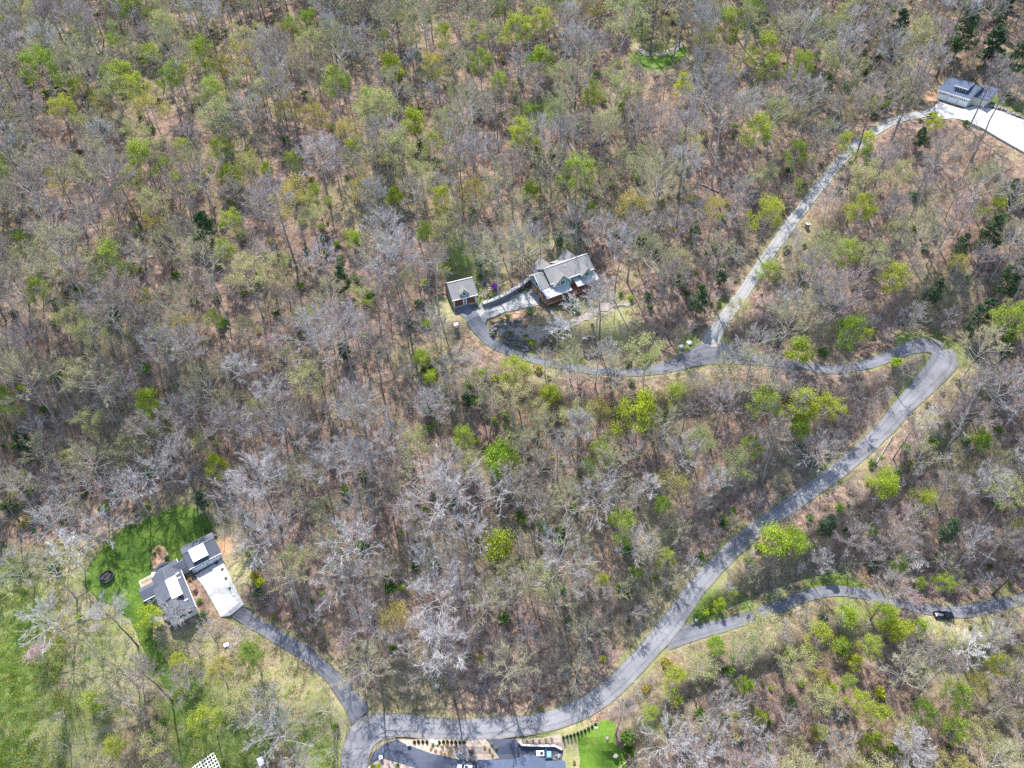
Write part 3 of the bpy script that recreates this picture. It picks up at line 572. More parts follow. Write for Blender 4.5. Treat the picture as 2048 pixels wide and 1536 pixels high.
def mid_house():
    t = empty('house', (*MH[0], MH[2]), R(MH[1]), label='sage green gabled house with grey roof and red lower storey among trees', cat='house')
    w = MB(); walls(w, .4, 15.9, -3.9, 3.9, 2.9, 6.0, 8.75, 'x'); w.build('upper_wall', M['teal'], t)
    w = MB(); w.box(-2.05, 15.6, -3.85, 3.85, -3., 2.9); w.build('lower_wall', M['red'], t)
    w = MB(); walls(w, -2.3, .4, -3.8, 3.8, 2.9, 5.2, 7.6, 'x'); w.build('side_wall', M['teal'], t)
    ro = gable(MB(), 0, 16.3, -4.4, 4.4, 5.9, 9.0, 'x', .22).build('roof', M['greyroof'], t)
    MB().box(0, 16.3, -.15, .15, 8.98, 9.07).build('ridge_cap', M['palestone'], ro)
    MB().tube([(7.2, -1.2, 8.), (7.2, -1.2, 8.6)], .12, 8).build('vent_pipe', M['white'], ro)
    gable(MB(), -3.3, 0.1, -4.3, 4.3, 5.0, 7.9, 'x', .2).build('side_roof', M['greyroof'], t)
    def cross(nm, uc, hw, yf, yb, ze, zr, wallm, sgn=-1):
        a, b = sorted((yf, yb)); gable(MB(), uc-hw, uc+hw, a, b, ze, zr, 'y', .2).build(nm+'_roof', M['greyroof'], t)
        g = MB(); yy = yf-sgn*.35; y2 = yb
        g.box(uc-hw+.3, uc+hw-.3, *sorted((yy, yy-sgn*2.2)), 2.9, ze); g.quad([(uc-hw+.3, yy, ze), (uc+hw-.3, yy, ze), (uc, yy, zr-.3)]); g.build(nm+'_wall', wallm, t)
    cross('front_gable', 3.9, 3.3, -5.6, -.3, 5.3, 8.55, M['teal']); cross('entry_gable', 12.8, 2.1, -5.7, -1.2, 5.7, 7.9, M['teal'])
    cross('rear_gable', 2.6, 3.4, 6.6, .2, 5.2, 8.5, M['teal'], 1); cross('rear_dormer', 12.2, 3., 6.4, .2, 5.3, 8.5, M['teal'], 1)
    MB().slab([(5.8, 6.0, 5.6), (9.4, 6.0, 5.6), (9.4, 1.5, 8.), (5.8, 1.5, 8.)][::-1], .2).build('rear_shed_roof', M['greyroof'], t)
    w = MB(); w.box(5.9, 9.3, 3.8, 5.7, 0, 5.6); w.build('rear_wall', M['teal'], t)
    MB().slab([(-3.1, -7.5, 3.75), (6.0, -7.5, 3.75), (6.0, -4.0, 4.95), (-3.1, -4.0, 4.95)], .15).build('porch_roof', M['metalroof'], t)
    MB().slab([(8.4, -7.2, 3.6), (16.4, -7.2, 3.6), (16.4, -4.0, 4.7), (8.4, -4.0, 4.7)], .15).build('porch_roof', M['metalroof'], t)
    for x in (-2.8, -.1, 2.8, 5.7, 8.7, 11.2, 13.7, 16.1): MB().box(x-.13, x+.13, -7.2, -6.95, -3., 3.65).build('porch_post', M['red'], t)
    d = MB(); d.box(-2.9, 16.2, -7.3, -3.9, .85, 1.05); dk = d.build('deck', M['deck'], t); railing(MB(), [(-2.8, -7.2, 1.05), (16.1, -7.2, 1.05), (16.1, -4., 1.05)], 1.05).build('railing', M['red'], dk)
    f = MB(); fascia(f, [(0, -4.46, 5.9), (16.3, -4.46, 5.9)]); fascia(f, [(-3.1, -7.56, 3.75), (6., -7.56, 3.75)]); fascia(f, [(-3.36, -4.3, 5.), (-3.36, 0, 7.9), (-3.36, 4.3, 5.)]); f.build('fascia', M['white'], t)
    for x, y, z, w_, h in ((3.9, -5.25, 5.0, 1.5, 1.5), (2.2, -5.25, 3.2, 1.1, 1.5), (5.6, -5.25, 3.2, 1.1, 1.5), (12.8, -5.35, 5.0, 1.4, 1.4), (8.9, -3.9, 3.4, 1.4, 1.6)): window(t, x, y, z, w_, h, '-y')
    for y in (-2.4, 0, 2.2): window(t, -2.3, y, 3.5, 1., 1.3, '-x')
    for x in (1.5, 5, 9, 13): window(t, x, -3.85, -2.2, 1.6, 1.9, '-y')
    # lower garage doors on the forecourt side
    for y in (-2.0, 1.7):
        g = MB()
        for k in range(4): g.box(-2.12, -2.04, y-1.35, y+1.35, .02+k*.58, .02+k*.58+.55)
        gd = g.build('garage_door', M['deck'], t); MB().box(-2.15, -2.1, y-1.2, y+1.2, 1.85, 2.15).build('door_lights', M['glass'], gd)
    return t
mid_house()

def mid_garage():
    t = empty('garage', (*MG[0], MG[2]), R(MG[1]), label='small detached garage with grey roof, centre dormer and red doors', cat='garage')
    w = MB(); walls(w, -3.8, 3.8, -4.1, 4.1, -1.2, 3.05, 6.1, 'x'); w.build('wall', M['stone'], t)
    r = gable(MB(), -4.2, 4.2, -4.7, 4.7, 2.95, 6.4, 'x', .2).build('roof', M['greyroof'], t); MB().box(-4.2, 4.2, -.16, .16, 6.37, 6.47).build('ridge_cap', M['palestone'], r)
    gable(MB(), -1.5, 1.5, -4.4, -1.2, 4.1, 5.75, 'y', .15).build('dormer_roof', M['greyroof'], t)
    g = MB(); g.box(-1.2, 1.2, -4.05, -2.6, 3., 4.1); g.quad([(-1.2, -4.05, 4.1), (1.2, -4.05, 4.1), (0, -4.05, 5.55)]); g.build('dormer_wall', M['teal'], t); window(t, 0, -4.05, 3.5, .9, 1., '-y')
    for x in (-1.95, 1.95): garage_door(t, x, -4.12, 2.75, 2.3, M['brickred'])
    fascia(MB(), [(-4.2, -4.76, 2.95), (4.2, -4.76, 2.95)]).build('gutter', M['white'], t)
    for x in (-3.7, 3.7): MB().tube([(x, -4.65, 2.8), (x, -4.2, 2.5), (x, -4.2, .1)], .05, 6).build('downspout', M['white'], t)
    return t
mid_garage()

def upper_house():
    t = empty('house', (*TH[0], TH[2]), R(TH[1]), label='slate blue roofed house with white garage doors at end of concrete drive', cat='house')
    w = MB(); walls(w, -5.3, 5.3, .35, 11.6, -1., 3.0, 5.6, 'x'); w.build('wall', M['cream'], t)
    r = gable(MB(), -5.7, 5.7, -.25, 12.2, 3.0, 5.9, 'x', .2).build('roof', M['blueroof'], t); MB().box(-5.7, 5.7, 5.83, 6.13, 5.86, 5.96).build('ridge_cap', M['dgrey'], r)
    MB().slab([(-1.6, 1.6, 5.3), (3.4, 1.6, 5.3), (3.4, 5.9, 6.2), (-1.6, 5.9, 6.2)], .2).build('dormer_roof', M['blueroof'], t)
    d = MB(); d.box(-1.4, 3.2, 2.0, 5.5, 3.5, 5.15); d.build('dormer_wall', M['dgrey'], t); window(t, -.3, 2., 4., 1.3, 1., '-y'); window(t, 2., 2., 4., 1.3, 1., '-y')
    f = MB(); fascia(f, [(-5.7, -.31, 3.), (5.7, -.31, 3.)], .1, .3); fascia(f, [(-1.6, 1.55, 5.3), (3.4, 1.55, 5.3)], .1, .3); f.build('fascia', M['white'], t)
    for x in (-3.6, 0, 3.6): garage_door(t, x, .33, 2.9, 2.35, M['white'])
    w = MB(); walls(w, 5.31, 9.6, 4, 11, -1., 2.9); w.build('side_wall', M['cream'], t); MB().slab([(5.3, 3.6, 3.), (10, 3.6, 3.), (10, 11.4, 4.6), (5.3, 11.4, 4.6)], .2).build('side_roof', M['blueroof'], t)
    return t
upper_house()

def bottom_house():
    t = empty('house', (*BH[0], BH[2]), 0, label='blue-grey roofed house cut by the bottom edge beside the parked blue car', cat='house')
    w = MB(); w.box(-9.4, 12., -9, 7.6, -.6, 3.); w.build('wall', M['cream'], t)
    r = MB()
    r.slab([(-10., 8.2, 3.0), (-10., -1, 5.6), (-1, -1, 5.6), (-1, 8.2, 3.0)][::-1], .2); r.slab([(-10., -1.004, 5.6), (-10., -9.5, 3.), (12.6, -9.5, 3.), (12.6, -1.004, 5.6)][::-1], .2)
    r.slab([(-1, 8.204, 3.0), (3.2, 8.9, 4.6), (3.2, -1, 6.6), (-1, -1, 5.6)], .2); r.slab([(3.204, 8.9, 4.6), (7.4, 8.204, 3.), (7.4, -1, 5.6), (3.204, -1, 6.6)], .2)
    r.slab([(7.404, 7.6, 3.0), (12.6, 7.6, 3.0), (12.6, -1, 5.6), (7.404, -1, 5.6)], .2)
    ro = r.build('roof', M['blueroof'], t); g = MB(); g.quad([(-.8, 8., 3.), (7.2, 8., 3.), (3.2, 8., 4.4)]); g.build('gable_wall', M['cream'], t)
    window(t, -4, 7.6, 1, 1.6, 1.3, '+y'); window(t, 10, 7.6, 1, 1.4, 1.3, '+y'); window(t, 12., 2, 1, 1.4, 1.3, '+x')
    d = MB(); d.box(12.1, 15.2, -4, 5.5, .5, .65); dk = d.build('deck', M['deck'], t); railing(MB(), [(12.3, 5.4, .65), (15.1, 5.4, .65), (15.1, -4, .65)]).build('railing', M['wood'], dk)
    return t
bottom_house()

# ------------------------------------------------------------------ trees: prototypes
def tri_mesh(name, tris, mat, tone=None):
    """mesh of loose triangles (n,3,3) with a random tone per face"""
    T = np.asarray(tris, np.float32).reshape(-1, 3, 3); n = len(T)
    me = bpy.data.meshes.new(name); me.vertices.add(n*3); me.vertices.foreach_set('co', T.ravel()); me.loops.add(n*3); me.loops.foreach_set('vertex_index', np.arange(n*3, dtype=np.int32))
    me.polygons.add(n); me.polygons.foreach_set('loop_start', np.arange(0, n*3, 3, dtype=np.int32)); me.polygons.foreach_set('loop_total', np.full(n, 3, np.int32))
    me.update(calc_edges=True); a = me.attributes.new('tone', 'FLOAT', 'FACE'); a.data.foreach_set('value', np.asarray(RNG.random(n) if tone is None else tone, np.float32)); me.materials.append(mat); return me
def unit(v): return v/(np.linalg.norm(v, axis=-1, keepdims=True)+1e-9)
def twig_tris(P, D, L, W, rg):
    S = unit(np.cross(D, rg.normal(size=D.shape))); return np.stack([P-S*W[:, None]/2, P+S*W[:, None]/2, P+D*L[:, None]], 1)
def leaf_tris(P, size, rg, flat=.0):
    n = len(P); A = unit(rg.normal(size=(n, 3))*np.array([1, 1, 1-flat])); B = unit(np.cross(A, rg.normal(size=(n, 3)))); s = size*rg.uniform(.6, 1.35, n)[:, None]
    return np.stack([P-A*s*.5-B*s*.35, P+A*s*.5-B*s*.35, P+B*s*.6], 1)
def skeleton(seed, H, spread, first=.42, nl=16, lean=.02, r0=None, bushy=0.):
    """trunk and limb tubes plus the fine branch ends that carry twigs or leaves"""
    rg = np.random.default_rng(seed); mb = MB(); r0 = r0 or .0085*H+.06
    top = .80*H; n = 7; ph = rg.uniform(0, 6.28); tp = [np.array([math.cos(ph)*lean*H*(k/n)**1.5+rg.normal(0, .08)*(k > 0), math.sin(ph)*lean*H*(k/n)**1.5+rg.normal(0, .08)*(k > 0), top*k/n]) for k in range(n+1)]
    tp[0][2] = -.6
    mb.tube(tp, [r0*(1-.72*(k/n))*(1.25 if k == 0 else 1) for k in range(n+1)], 7)
    def at(f):
        x = f*n; i = min(int(x), n-1); return tp[i]*(1-(x-i))+tp[i+1]*(x-i)
    ends = []; subs = []
    for i in range(nl):
        f = first/.80 + (1-first/.80)*((i+.5)/nl)**.8 + rg.uniform(-.02, .02); f = min(f, .995); az = i*2.4+rg.uniform(-.45, .45)+ph
        el = R(rg.uniform(12, 34)+46*(i/nl)**2.2); Ls = spread*(1.08-.38*(i/nl)**2)*rg.uniform(.72, 1.15)
        p = at(f).copy(); d = np.array([math.cos(az)*math.cos(el), math.sin(az)*math.cos(el), math.sin(el)]); pts = [p.copy()]; m = 5
        for k in range(m):
            d = unit(d+rg.normal(0, .13, 3)+np.array([0, 0, .07])); p = p+d*Ls/m; pts.append(p.copy())
        rb = max(.05, r0*.40*(1-.4*i/nl)); mb.tube(pts, [rb*(1-.74*k/m) for k in range(m+1)], 4, cap=False)
        for j in range(8):
            g = (.25+.75*(j+rg.uniform(0, 1))/8) if j else 1.; x = g*m; q = min(int(x), m-1); b = pts[q]*(1-(x-q))+pts[q+1]*(x-q); dd = unit(pts[q+1]-pts[q])
            dv = unit(dd*rg.uniform(.7, 1.2)+unit(rg.normal(size=3))*(.62+bushy)+np.array([0, 0, .12])); ls = Ls*rg.uniform(.28, .5)*(1.15-.5*g); e1 = b+dv*ls*.55; d2 = unit(dv+rg.normal(0, .25, 3)+np.array([0, 0, .1])); e2 = e1+d2*ls*.55
            subs.append((b, e1, e2)); ends += [(e1, dv), (e2, d2), (e2, unit(d2+rg.normal(0, .4, 3)))]
    return mb, subs, ends, rg
def sub_tris(subs, r=.034):
    out = []
    for a, b, c in subs:
        for p, q, w in ((a, b, r), (b, c, r*.65)):
            d = unit(q-p); s1 = unit(np.cross(d, [.3, .5, .8]))*w; s2 = np.cross(d, s1)
            for s in (s1, s2): out += [(p-s, p+s, q+s*.6), (p-s, q+s*.6, q-s*.6)]
    return np.array(out)
def make_bare(seed, H, spread, twig, bark, ntw=10, buds=None, nb=0, first=.42, nl=16, w=.028):
    mb, subs, ends, rg = skeleton(seed, H, spread, first, nl)
    P = np.array([e[0] for e in ends]); D = np.array([e[1] for e in ends])
    Pt = np.repeat(P, ntw, 0)-np.repeat(D, ntw, 0)*rg.uniform(0, .8, (len(P)*ntw, 1)); Dt = unit(np.repeat(D, ntw, 0)+rg.normal(0, .42, (len(Pt), 3))); L = rg.uniform(.5, 1.6, len(Pt))*(H/22)**.5
    T = np.concatenate([sub_tris(subs), twig_tris(Pt, Dt, L, np.full(len(Pt), w), rg)])
    tr = mb.mesh('trunk', [bark], True)
    cr = tri_mesh('crown', T, twig)
    if buds is not None:
        i = rg.integers(0, len(Pt), nb); B = leaf_tris(Pt[i]+Dt[i]*L[i][:, None]*rg.uniform(.2, .9, (nb, 1)), .17, rg)
        bm_ = tri_mesh('b', B, buds); cr = join_mesh('crown', [cr, bm_])
    return tr, cr
def join_mesh(name, meshes):
    T = []; mi = []; tone = []; mats = []
    for me in meshes:
        n = len(me.polygons)
        co = np.empty(len(me.vertices)*3, np.float32); me.vertices.foreach_get('co', co); co = co.reshape(-1, 3)
        me.calc_loop_triangles(); lt = np.empty(len(me.loop_triangles)*3, np.int32); me.loop_triangles.foreach_get('vertices', lt); lt = lt.reshape(-1, 3); T.append(co[lt])
        mi += [len(mats)]*len(lt); mats.append(me.materials[0])
        if 'tone' in me.attributes and len(lt) == n: a = np.empty(n, np.float32); me.attributes['tone'].data.foreach_get('value', a); tone.append(a)
        else: tone.append(np.full(len(lt), .6, np.float32))
        k = len(mats)-1
        if len(me.materials) > 1:
            pm = np.empty(n, np.int32); me.polygons.foreach_get('material_index', pm); mi[-len(lt):] = list(pm+k); mats += list(me.materials)[1:]
    out = tri_mesh(name, np.concatenate(T), mats[0], np.concatenate(tone))
    for m in mats[1:]: out.materials.append(m)
    out.polygons.foreach_set('material_index', np.array(mi, np.int32)); return out
def make_leafy(seed, H, spread, leaf, bark, nleaf=3200, size=.34, clump=.55, first=.38, nl=12, twig=None, open_=0.):
    mb, subs, ends, rg = skeleton(seed, H, spread, first, nl, bushy=.25)
    keep = [e for e in ends if rg.random() > open_]; P = np.array([e[0] for e in keep]); D = np.array([e[1] for e in keep])
    i = rg.integers(0, len(P), nleaf); Q = P[i]+D[i]*rg.uniform(-.4, .8, (nleaf, 1))+rg.normal(0, clump, (nleaf, 3))*np.array([1, 1, .75])
    Pt = np.repeat(P, 3, 0); Dt = unit(np.repeat(D, 3, 0)+rg.normal(0, .6, (len(Pt), 3)))
    tw = tri_mesh('t', np.concatenate([sub_tris(subs), twig_tris(Pt, Dt, rg.uniform(.5, 1.2, len(Pt)), np.full(len(Pt), .03), rg)]), twig or M['tw0'])
    return mb.mesh('trunk', [bark], True), join_mesh('crown', [tri_mesh('l', leaf_tris(Q, size, rg, .3), leaf), tw])
def make_pine(seed, H, spread, leaf, bark, nleaf=5200):
    rg = np.random.default_rng(seed); mb = MB(); r0 = .011*H+.05
    mb.tube([(0, 0, -.5), (.05, 0, H*.5), (0, .05, H*.97)], [r0*1.2, r0*.7, .03], 7); Q = []; nl = int(H*4)
    per = nleaf//nl
    for i in range(nl):
        f = i/nl; z = H*(.22+.76*f)+rg.normal(0, .2); L = spread*(1.05*(1-f)**.62)*rg.uniform(.62, 1.12)*min(1., .55+2.2*f)+.3; az = rg.uniform(0, 6.28); d = np.array([math.cos(az), math.sin(az), .05+.35*f]); p = np.array([0, 0, z])
        mb.tube([p, p+d*L*.6, p+d*L], [.05, .03, .012], 3, cap=False)
        g = rg.uniform(.1, 1.08, per)**.6; side = unit(np.array([-d[1], d[0], 0])); w = .5*L*(1.15-g)+.2
        Q.append(p+d*L*g[:, None]+side*(rg.uniform(-1, 1, per)*w)[:, None]+np.stack([np.zeros(per), np.zeros(per), rg.normal(0, .2, per)], 1))
    return mb.mesh('trunk', [bark], True), tri_mesh('crown', leaf_tris(np.concatenate(Q), .36, rg, .5), leaf)
def make_bush(seed, r, h, leaf, nleaf=700, size=.2, lobes=6, bark=None, shell=.5):
    rg = np.random.default_rng(seed); mb = MB(); C = []
    for i in range(lobes):
        a = i*2.4+rg.uniform(-.4, .4); q = r*.55*math.sqrt((i+.3)/lobes); C.append((q*math.cos(a), q*math.sin(a), h*rg.uniform(.35, .62), r*rg.uniform(.36, .6)))
    for c in C: mb.tube([(0, 0, -.2), (c[0]*.4, c[1]*.4, c[2]*.4), (c[0], c[1], c[2])], [.05, .035, .015], 4, cap=False)
    P = []
    for k in range(nleaf):
        c = C[rg.integers(len(C))]; d = unit(rg.normal(size=3)); d[2] = abs(d[2])*.9-.12; P.append(np.array(c[:3])+d*np.array([c[3], c[3], h*.42])*rg.uniform(shell, 1.05))
    P = np.array(P); P[:, 2] = np.maximum(P[:, 2], .05)
    return mb.mesh('stems', [bark or M['darkbark']], True), tri_mesh('foliage', leaf_tris(P, size, rg, .2), leaf)

BARE = []
for k in range(12):
    tw = ('tw0', 'tw1', 'tw2')[k % 3]; H = [21, 25, 18, 26, 16, 23, 15, 28, 20, 19, 24, 13][k]
    bud = {1: ('olive', 800), 2: ('palel', 1500), 4: ('pink', 350), 5: ('palel', 900), 8: ('palel', 2100), 10: ('olive', 600), 11: ('spring', 1200)}.get(k)
    BARE.append((*make_bare(100+k, H, [6.2, 4.9, 6.8, 6.0, 5.4, 6.8, 7.4, 5.2, 6.2, 7.8, 5.8, 5.0][k], M[tw], M['darkbark' if k in (3, 7, 10) else 'bark'], 11, M[bud[0]] if bud else None, bud[1] if bud else 0, [.45, .58, .38, .56, .4, .5, .32, .6, .47, .36, .55, .3][k], [16, 15, 17, 17, 15, 16, 18, 15, 16, 19, 16, 15][k], .031), H, 6))
PALEB = [(*make_bare(150+k, (14, 17)[k], (4.8, 5.2)[k], M['twp'], M['pale'], 8, None, 0, .3, 15, .04), (14, 17)[k], 5) for k in range(2)]
LEAFY = [(*make_leafy(200+k, H, sp, M[m], M['bark'], n, sz, .5, f, 12, M['tw2'], op), H, sp, m) for k, (H, sp, m, n, sz, f, op) in enumerate([
    (20, 4.6, 'spring', 4600, .27, .42, .2), (22, 5., 'spring', 5200, .27, .45, .25), (17, 4.4, 'spring', 4400, .26, .36, .15), (21, 5.2, 'palel', 3900, .24, .42, .15), (18, 5., 'palel', 4300, .24, .36, .2), (19, 4.8, 'olive', 3300, .24, .4, .2), (16, 4.4, 'olive', 2800, .24, .36, .25)])]
BRIGHT = [(*make_leafy(240+k, H, sp, M['bright'], M['bark'], int(n*1.6), .26, .5, .2, 12, M['tw2']), H, sp, 'bright') for k, (H, sp, n) in enumerate([(9, 3.6, 2600), (12, 4.3, 3200), (7, 2.8, 1800)])]
PINK = [(*make_leafy(260, 9, 3.6, M['pink'], M['bark'], 1500, .24, .45, .25, 12, M['tw1']), 9, 3.6, 'pink'), (*make_leafy(261, 8, 3.2, M['whitebl'], M['bark'], 1000, .26, .4, .25, 11, M['tw0']), 8, 3.2, 'white')]
PINE = [(*make_pine(270+k, H, sp, M['needle'], M['darkbark']), H, sp, 'needle') for k, (H, sp) in enumerate([(14, 3.9), (17, 4.4), (10, 3.2)])]
SHRUB = {n: [make_bush(300+10*i+k, 1.5, 1.9, M[m], 520, sz, 6) for k in range(2)] for i, (n, m, sz) in enumerate([('green', 'green', .26), ('bright', 'bright', .26), ('needle', 'needle', .26), ('purple', 'purple', .2), ('orange', 'orange', .22), ('magenta', 'magenta', .18), ('red', 'redleaf', .2), ('olive', 'olive', .24), ('pink', 'pink', .2)])}
def make_cone(seed):
    rg = np.random.default_rng(seed); n = 500; z = rg.uniform(0, 1, n)**1.2; a = rg.uniform(0, 6.28, n); r = .5*(1-z)**.8*rg.uniform(.75, 1.05, n)
    return MB().tube([(0, 0, -.2), (0, 0, .8)], .05, 5).mesh('stems', [M['darkbark']]), tri_mesh('foliage', leaf_tris(np.stack([r*np.cos(a), r*np.sin(a), .05+1.75*z], 1), .2, rg), M['needle'])
CONE = [make_cone(390)]
def make_sapling(seed, H, twig):
    rg = np.random.default_rng(seed); T = []; P = []; D = []
    for k in range(rg.integers(1, 4)):
        p = np.array([rg.normal(0, .4), rg.normal(0, .4), -.3]); d = unit(np.array([rg.normal(0, .12), rg.normal(0, .12), 1.])); e = p+d*H*rg.uniform(.7, 1.)
        s1 = unit(np.cross(d, [.3, .9, .1]))*.05; s2 = np.cross(d, s1)
        for s in (s1, s2): T += [(p-s, p+s, e+s*.3), (p-s, e+s*.3, e-s*.3)]
        for j in range(16):
            f = rg.uniform(.3, 1.); P.append(p+(e-p)*f); D.append(unit(np.array([rg.normal(), rg.normal(), rg.uniform(.3, 1.1)])))
    P = np.array(P); D = np.array(D); L = rg.uniform(.7, 1.9, len(P)); T2 = twig_tris(P, D, L, np.full(len(P), .045), rg)
    P3 = np.repeat(P+D*L[:, None]*.6, 4, 0); D3 = unit(np.repeat(D, 4, 0)+rg.normal(0, .6, (len(P3), 3))); T3 = twig_tris(P3, D3, rg.uniform(.4, 1., len(P3)), np.full(len(P3), .032), rg)
    return tri_mesh('sapling', np.concatenate([np.array(T), T2, T3]), twig)
def make_brush(seed, twig):
    rg = np.random.default_rng(seed); n = 90; P = np.stack([rg.normal(0, .7, n), rg.normal(0, .7, n), rg.uniform(-.05, .1, n)], 1); D = unit(np.stack([rg.normal(0, .6, n), rg.normal(0, .6, n), rg.uniform(.1, 1.2, n)], 1))
    return tri_mesh('brush', twig_tris(P, D, rg.uniform(.5, 1.8, n), np.full(n, .05), rg), twig)

# ------------------------------------------------------------------ where trees stand
CLEAR = []     # picture-space discs (x, y, r) over which the photograph keeps roofs, lawns and roads in view
for k in ROADS:
    xy, w, _ = ROADS[k]
    for i in range(0, len(xy), 3):
        px, py, de = proj((xy[i][0], xy[i][1], Z(*xy[i])))
        if -100 < px < 2150 and -100 < py < 1650:
            if k == 'road' and i > i_a and 1400 < px < 1800: continue
            if k == 'road' and i > i_a and 1040 < px < 1330: continue
            CLEAR.append((px, py, w[i]*FPX/de*.9))
CLEAR += [(1120, 548, 55), (1080, 560, 40), (1165, 535, 35), (925, 578, 42), (1010, 605, 40), (960, 625, 30), (1060, 600, 30), (1040, 650, 40), (1100, 655, 22), (1180, 645, 24), (395, 1110, 55), (350, 1165, 60), (330, 1210, 35), (420, 1170, 45), (440, 1205, 25), (300, 1090, 65), (360, 1040, 45), (240, 1120, 50), (215, 1155, 35), (240, 1180, 30), (285, 1250, 20), (310, 1320, 18), (1910, 185, 42), (1900, 218, 30), (1960, 225, 28), (2010, 245, 30), (2048, 270, 30), (2000, 300, 25),
          (850, 1500, 50), (930, 1500, 45), (1010, 1500, 45), (1080, 1500, 45), (1140, 1500, 40), (1200, 1490, 40), (1205, 1520, 40), (780, 1510, 40), (1885, 1235, 28), (1290, 105, 38), (1325, 110, 40), (1350, 100, 30), (430, 1500, 30), (525, 1525, 25), (20, 1230, 50), (20, 1330, 50), (60, 1430, 30), (20, 1480, 40), (640, 1460, 25)]
CLEAR = np.array(CLEAR)
CLEARW = [(loc2w(LH, 0, -3), 17), (loc2w(MH, 7, 0), 12.5), (MG[0], 9), (TH[0]+np.array([4, 3]), 11), (np.array([166., 236.]), 9), (np.array([169., 224.]), 9), (np.array([173., 212.]), 9), (BH[0], 18), (loc2w(LH, -8, 14), 11)]
def ok_base(x, y, m=1.6):
    return roadd(x, y) > m and all(np.hypot(x-c[0], y-c[1]) > r for c, r in CLEARW)
def ok_view(x, y, z, H, Rc):
    px, py, de = proj((x, y, z+H*.74)); r = Rc*.8*FPX/de
    bx, by, _ = proj((x, y, z+H*.4))
    d1 = np.hypot(CLEAR[:, 0]-px, CLEAR[:, 1]-py) - CLEAR[:, 2] - r; d2 = np.hypot(CLEAR[:, 0]-bx, CLEAR[:, 1]-by) - CLEAR[:, 2]*.8
    return d1.min() > 0 and d2.min() > 0
placed = {}
def far_enough(x, y, d):
    i, j = int(x//8), int(y//8)
    for a in (-1, 0, 1):
        for b in (-1, 0, 1):
            for q in placed.get((i+a, j+b), ()):
                if (q[0]-x)**2+(q[1]-y)**2 < (d*q[2])**2: return False
    return True
def mark(x, y, k=1.): placed.setdefault((int(x//8), int(y//8)), []).append((x, y, k))

def zone(px, py):
    if py > 1475: return 'near the bottom edge'
    if px < 640 and py > 960: return 'around the pasture and the white-panelled house'
    if px < 640 and py > 480: return 'on the wooded slope left of the central woods'
    if px < 640: return 'in the upper left woods'
    if py < 480 and px < 1000: return 'in the woods uphill of the small garage'
    if py < 480 and px < 1420 and px > 1000: return 'in the woods uphill of the green house'
    if px > 1300 and py < 700 and px < 1437+(650-py)*.9: return 'on the uphill side of the concrete driveway'
    if px > 1380 and py < 690: return 'between the concrete driveway and the hairpin bend'
    if py < 745 and px < 1420: return 'in the garden woods beside the green house'
    if px > 1870 and py < 1000: return 'outside the hairpin bend'
    edge = np.interp(py, [740, 860, 1000, 1170, 1300, 1400, 1440], [1860, 1770, 1600, 1400, 1290, 1210, 1100])
    if px < edge: return 'in the central woods inside the road loop'
    if py < 1215: return 'between the main road and the side road'
    return 'below the side road at lower right'
def add_tree(kind, proto, x, y, s, rz, label, cat, group, lean=0, parts=('trunk', 'crown'), z=None, sz=1.):
    o = bpy.data.objects.new(kind, None); COL.objects.link(o); o.location = (x, y, Z(x, y) if z is None else z); o.rotation_euler = (RNG.normal(0, .03), RNG.normal(0, .03), rz); o.scale = (s, s, s*sz)
    for nm, me in zip(parts, proto[:2]):
        c = bpy.data.objects.new(nm, me); COL.objects.link(c); c.parent = o
    return tag(o, label, cat, group)
SPECIAL = []
def crown_at(px, py, h):      # ground point under a crown seen at a place of the photograph
    p = hit(px, py, h, Z); return p[0], p[1]
def special(protos, px, py, rpx, kind, cat, label, group=None, base_px=False, hf=.7):
    pr = protos[int(RNG.integers(len(protos)))]; H, sp = pr[2], pr[3]
    x, y = (G(px, py)[:2] if base_px else crown_at(px, py, H*hf)); de = proj((x, y, Z(x, y)+H*.6))[2]
    s = rpx/(sp*1.05*FPX/de) if rpx else 1.; s = min(max(s, .35), 1.5)
    if not base_px: x, y = crown_at(px, py, H*hf*s)
    add_tree(kind, pr, x, y, s, RNG.uniform(0, 6.28), label, cat, group); mark(x, y, max(.7, min(s*1.15, 1.2)))
    if rpx and not base_px: globals()['CLEAR'] = np.vstack([CLEAR, (px, py, rpx*.45)])
B_, L_, P_, K_ = BRIGHT, LEAFY[:3], LEAFY[3:5], LEAFY[5:]
